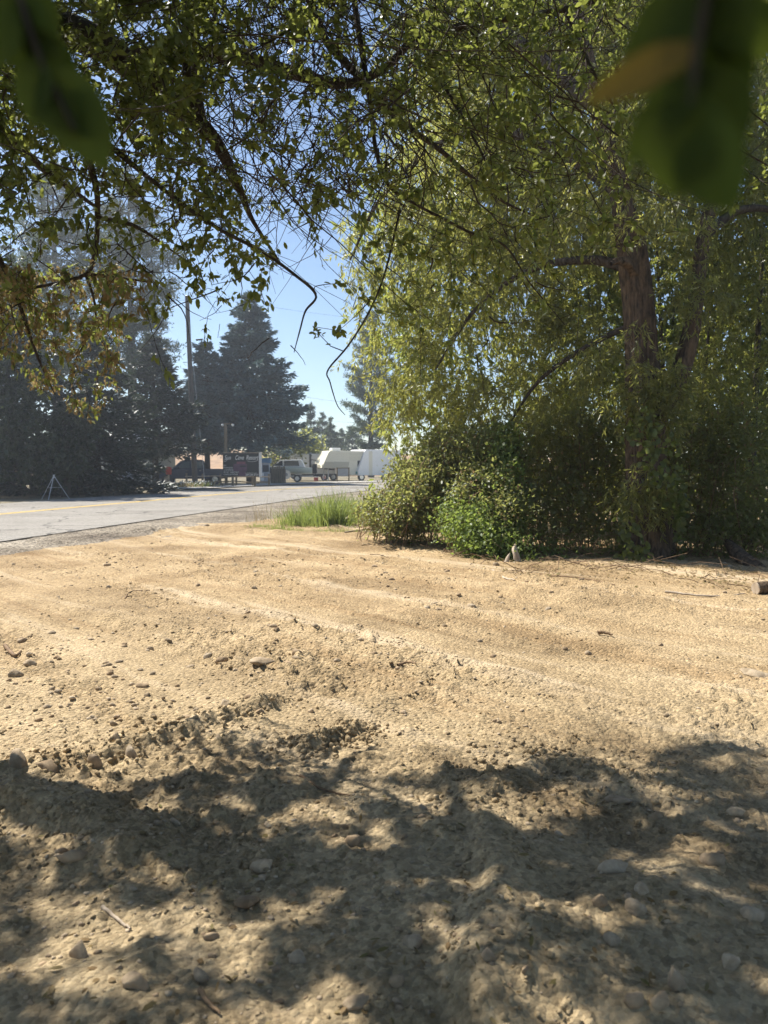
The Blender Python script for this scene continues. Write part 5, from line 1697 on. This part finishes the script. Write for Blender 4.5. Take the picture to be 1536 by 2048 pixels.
# white camper with charcoal stripes
tr_ = thing('travel_trailer', 'white travel trailer with black stripes, narrow door and small window', 'trailer', 620, 75, R(-4))
wd = 1.45
box('body', (.4, 0, 1.62), (4.6, 2.4, 1.95), M['white'], tr_, .06)
box('roof', (.4, 0, 2.63), (4.7, 2.3, .07), M['roofmetal'], tr_, .02)
yv = -1.205
dr = box('door', (-.92, yv - .02, 1.46), (.68, .05, 1.75), M['white'], tr_, .02)
for x, s_ in ((-1.28, .035), (-.56, .035)): box('door_seal', (x, yv - .03, 1.52), (s_, .05, 1.80), M['charcoal'], dr)
box('door_seal', (-.92, yv - .03, 2.40), (.75, .05, .035), M['charcoal'], dr)
box('handle', (-.66, yv - .06, 1.4), (.08, .06, .10), M['black'], dr)
box('slide_edge', (.24, yv - .05, 1.64), (.16, .14, 1.95), M['charcoal'], tr_)
wn = box('window', (1.42, yv - .02, 1.62), (.95, .05, .44), M['glass'], tr_, .04)
box('frame', (1.42, yv - .012, 1.62), (1.05, .03, .54), M['charcoal'], wn, .04)
for x0, x1, z0, z1, hh in ((-1.8, -1.4, 1.45, 1.05, .05), (-.9, .2, 1.0, 1.0, .07), (.35, 2.6, 1.30, 1.02, .12), (.3, 1.1, 2.02, 1.92, .07), (2.0, 2.68, 1.05, 1.05, .07)):
    prism('stripe', [(x0, z0), (x1, z1), (x1, z1 + hh), (x0, z0 + hh)], yv - .012, yv - .002, M['charcoal'], tr_)
box('corner_trim', (-1.88, yv + .03, 1.62), (.06, .1, 1.9), M['charcoal'], tr_)
box('skirt', (.4, -.05, .52), (4.5, 2.2, .30), M['black'], tr_)
for x in (1.6, 2.5):
    wheel((x, -1.05, .36), .36, tr_)
box('step', (-.92, -1.45, .42), (.6, .4, .05), M['alu'], tr_)
box('hitch', (-2.5, 0, .55), (1.3, .12, .12), M['black'], tr_)
cyl('jack', (-2.9, 0, 0), (-2.9, 0, .8), .045, M['alu'], tr_, seg=8)
box('roof_vent', (.0, -.3, 2.72), (.4, .4, .12), M['white'], tr_, .03)

# cream fifth wheel camper
fw = thing('fifth_wheel_camper', 'cream fifth wheel camper with raised sloping nose', 'camper', 676, 73, R(28))
fw.scale = (.92, .92, .92)
prism('body', [(-2.35, 1.35), (-2.2, 1.75), (-1.55, 3.05), (-1.4, 3.14), (3.5, 3.16), (3.5, .55), (.8, .55), (.6, 1.35)], -1.2, 1.2, M['cream'], fw, .06)
prism('lower_shade_panel', [(-2.3, 1.36), (-2.05, 2.0), (.75, 2.0), (.62, 1.36)], -1.215, -1.204, M['cream_shade'], fw)  # darker sheet painted as shade on the lower cream side
for i in range(6): box('siding_rib', (1.6, -1.21, 2.15 + i * .15), (1.7, .025, .022), M['cream_shade'], fw)
box('air_conditioner', (-.4, -.1, 3.30), (1.0, .8, .30), M['white'], fw, .08)
wn = box('window', (2.2, -1.21, 1.8), (.9, .04, .55), M['glass'], fw, .03)
box('frame', (2.2, -1.204, 1.8), (1.0, .03, .65), M['charcoal'], wn, .03)
wheel((2.2, -1.08, .38), .38, fw)
cyl('landing_leg', (-1.4, -.6, 0), (-1.4, -.6, 1.36), .06, M['alu'], fw, seg=8)
cyl('landing_leg', (-1.4, .6, 0), (-1.4, .6, 1.36), .06, M['alu'], fw, seg=8)

for y_ in (-.9, -.45, 0, .45, .9): box('marker_light', (-1.52, y_, 3.03), (.06, .10, .05), M['red'], fw)
for y_ in (-1.0, 1.0): box('corner_trim', (-2.30, y_ * 1.19, 1.5), (.05, .04, .5), M['charcoal'], fw)
box('hatch', (-2.33, 0, 1.55), (.03, 1.2, .3), M['cream_shade'], fw)
# white trailer nose with a swirl graphic
wn_ = thing('travel_trailer', 'bright white trailer end with blue swirl graphics by the willow edge', 'trailer', 718, 74, R(42))
wn_.scale = (.92, .92, .92)
prism('body', [(-1.15, .55), (-1.15, 1.1), (-.25, 3.15), (-.05, 3.3), (5, 3.3), (5, .55)], -1.25, 1.25, M['white'], wn_, .06)
for P in ([(-.75, 1.5), (-.3, 1.45), (.2, 1.7), (.75, 2.05)], [(-.6, 1.3), (-.1, 1.4), (.4, 1.45), (.9, 1.35)], [(-.5, 1.95), (.1, 1.75), (.5, 1.55)]):
    c = catmull(np.array([(-1.16 + (z_ - 1.1) * .439, y_, z_) for y_, z_ in P]), 14)
    link('swirl', tubes_mesh('swirl', [(c, .008 + .05 * np.sin(np.linspace(0, math.pi, 14)))], M['blue'], 6), wn_)
box('teal_band', (-1.17, 0, .85), (.03, 2.3, .26), M['teal'], wn_)
wheel((2.6, -1.12, .36), .36, wn_)
lt = lettering('Outlook', .30, 0, 0, wn_, .2, mat=M['greyp']); lt.location = (-.60, .62, 2.45); lt.rotation_euler = (R(66), 0, -math.pi / 2)

# notice board in front of the campers
nb = thing('notice_board', 'small framed notice board on two wooden posts before the cream camper', 'sign', 686, 70)
for x in (-.55, .55): box('post', (x, 0, .55), (.12, .12, 1.5), M['post_wood'], nb, .01)
box('board', (.0, -.03, .85), (.98, .05, .72), M['greyp'], nb, .01)
box('rail', (0, -.05, 1.25), (1.25, .06, .08), M['post_wood'], nb)
# red cooler
rc = thing('cooler', 'small red cooler on the ground under the white trailer', 'cooler', 632, 71)
box('body', (0, 0, .2), (.4, .3, .34), M['red'], rc, .03)
box('lid', (0, 0, .40), (.43, .33, .06), M['white'], rc, .02)
# white van far behind the boat
vn = thing('white_van', 'white van far behind the motor boat', 'van', 561, 84, R(5))
prism('body', [(-2.4, .5), (-2.4, 1.1), (-1.6, 1.35), (-1.0, 2.15), (2.2, 2.2), (2.4, 1.9), (2.4, .5)], -.95, .95, M['white'], vn, .06)
for x0, x1 in ((-1.2, -.3), (-.1, .9), (1.1, 2.0)):
    prism('window', [(x0 + .1, 1.45), (x0 + .25, 2.0), (x1, 2.0), (x1, 1.45)], -.965, -.952, M['glass'], vn)
for x in (-1.5, 1.5):
    wheel((x, -.88, .36), .36, vn)

# flowering weeds along the far road edge
for i, (px, d, lab) in enumerate([(372, 49.5, 'pale flowering weed below the utility pole'), (398, 50, 'white flowered weed clump beside the fence post'), (418, 50.5, 'low straw coloured weed in front of the fence')]):
    p = at(px, HORIZON, d); p[2] = .05
    o = empty('weed_plant', tuple(p)); tag(o, lab, 'plant', 'weeds by the fence')
    n = 160
    P = p + RNG.normal(size=(n, 3)) * np.array([.45, .2, .0]) + np.c_[np.zeros((n, 2)), RNG.uniform(0, .12, n)]
    D = nrm(RNG.normal(size=(n, 3)) * .6 + np.array([0, 0, 1]))
    child('leaves', leaves_mesh('leaves', P, D, RNG.normal(size=(n, 3)), RNG.uniform(.2, .5, n), RNG.uniform(.03, .06, n), T_LONG, M['dry_grass'] if i != 1 else M['grass']), o)['kind'] = 'stuff'
    if i < 2:
        Pf = P[:60] + D[:60] * .35
        child('flowers', leaves_mesh('flowers', Pf, rand_unit(60), rand_unit(60), np.full(60, .11), np.full(60, .10), T_OVAL, M['tarp']), o)['kind'] = 'stuff'

# ------------------------------------------------------------------ thin scattering air added to imitate lens glare
bm = bmesh.new()
add_box(bm, (-10, 75, 13), (190, 260, 29))
hzm = bpy.data.materials.new('glare_haze'); hzm.use_nodes = True
t = hzm.node_tree
t.nodes.remove(t.nodes['Principled BSDF'])
pv = t.nodes.new('ShaderNodeVolumePrincipled')
pv.inputs['Color'].default_value = (.86, .92, 1.0, 1)
pv.inputs['Density'].default_value = 0.0013
pv.inputs['Anisotropy'].default_value = 0.55
t.links.new(pv.outputs[0], t.nodes['Material Output'].inputs['Volume'])
hz_o = bm_obj('glare_haze', bm, hzm)
tag(hz_o, 'thin veil of air added to imitate lens glare', kind='stuff')
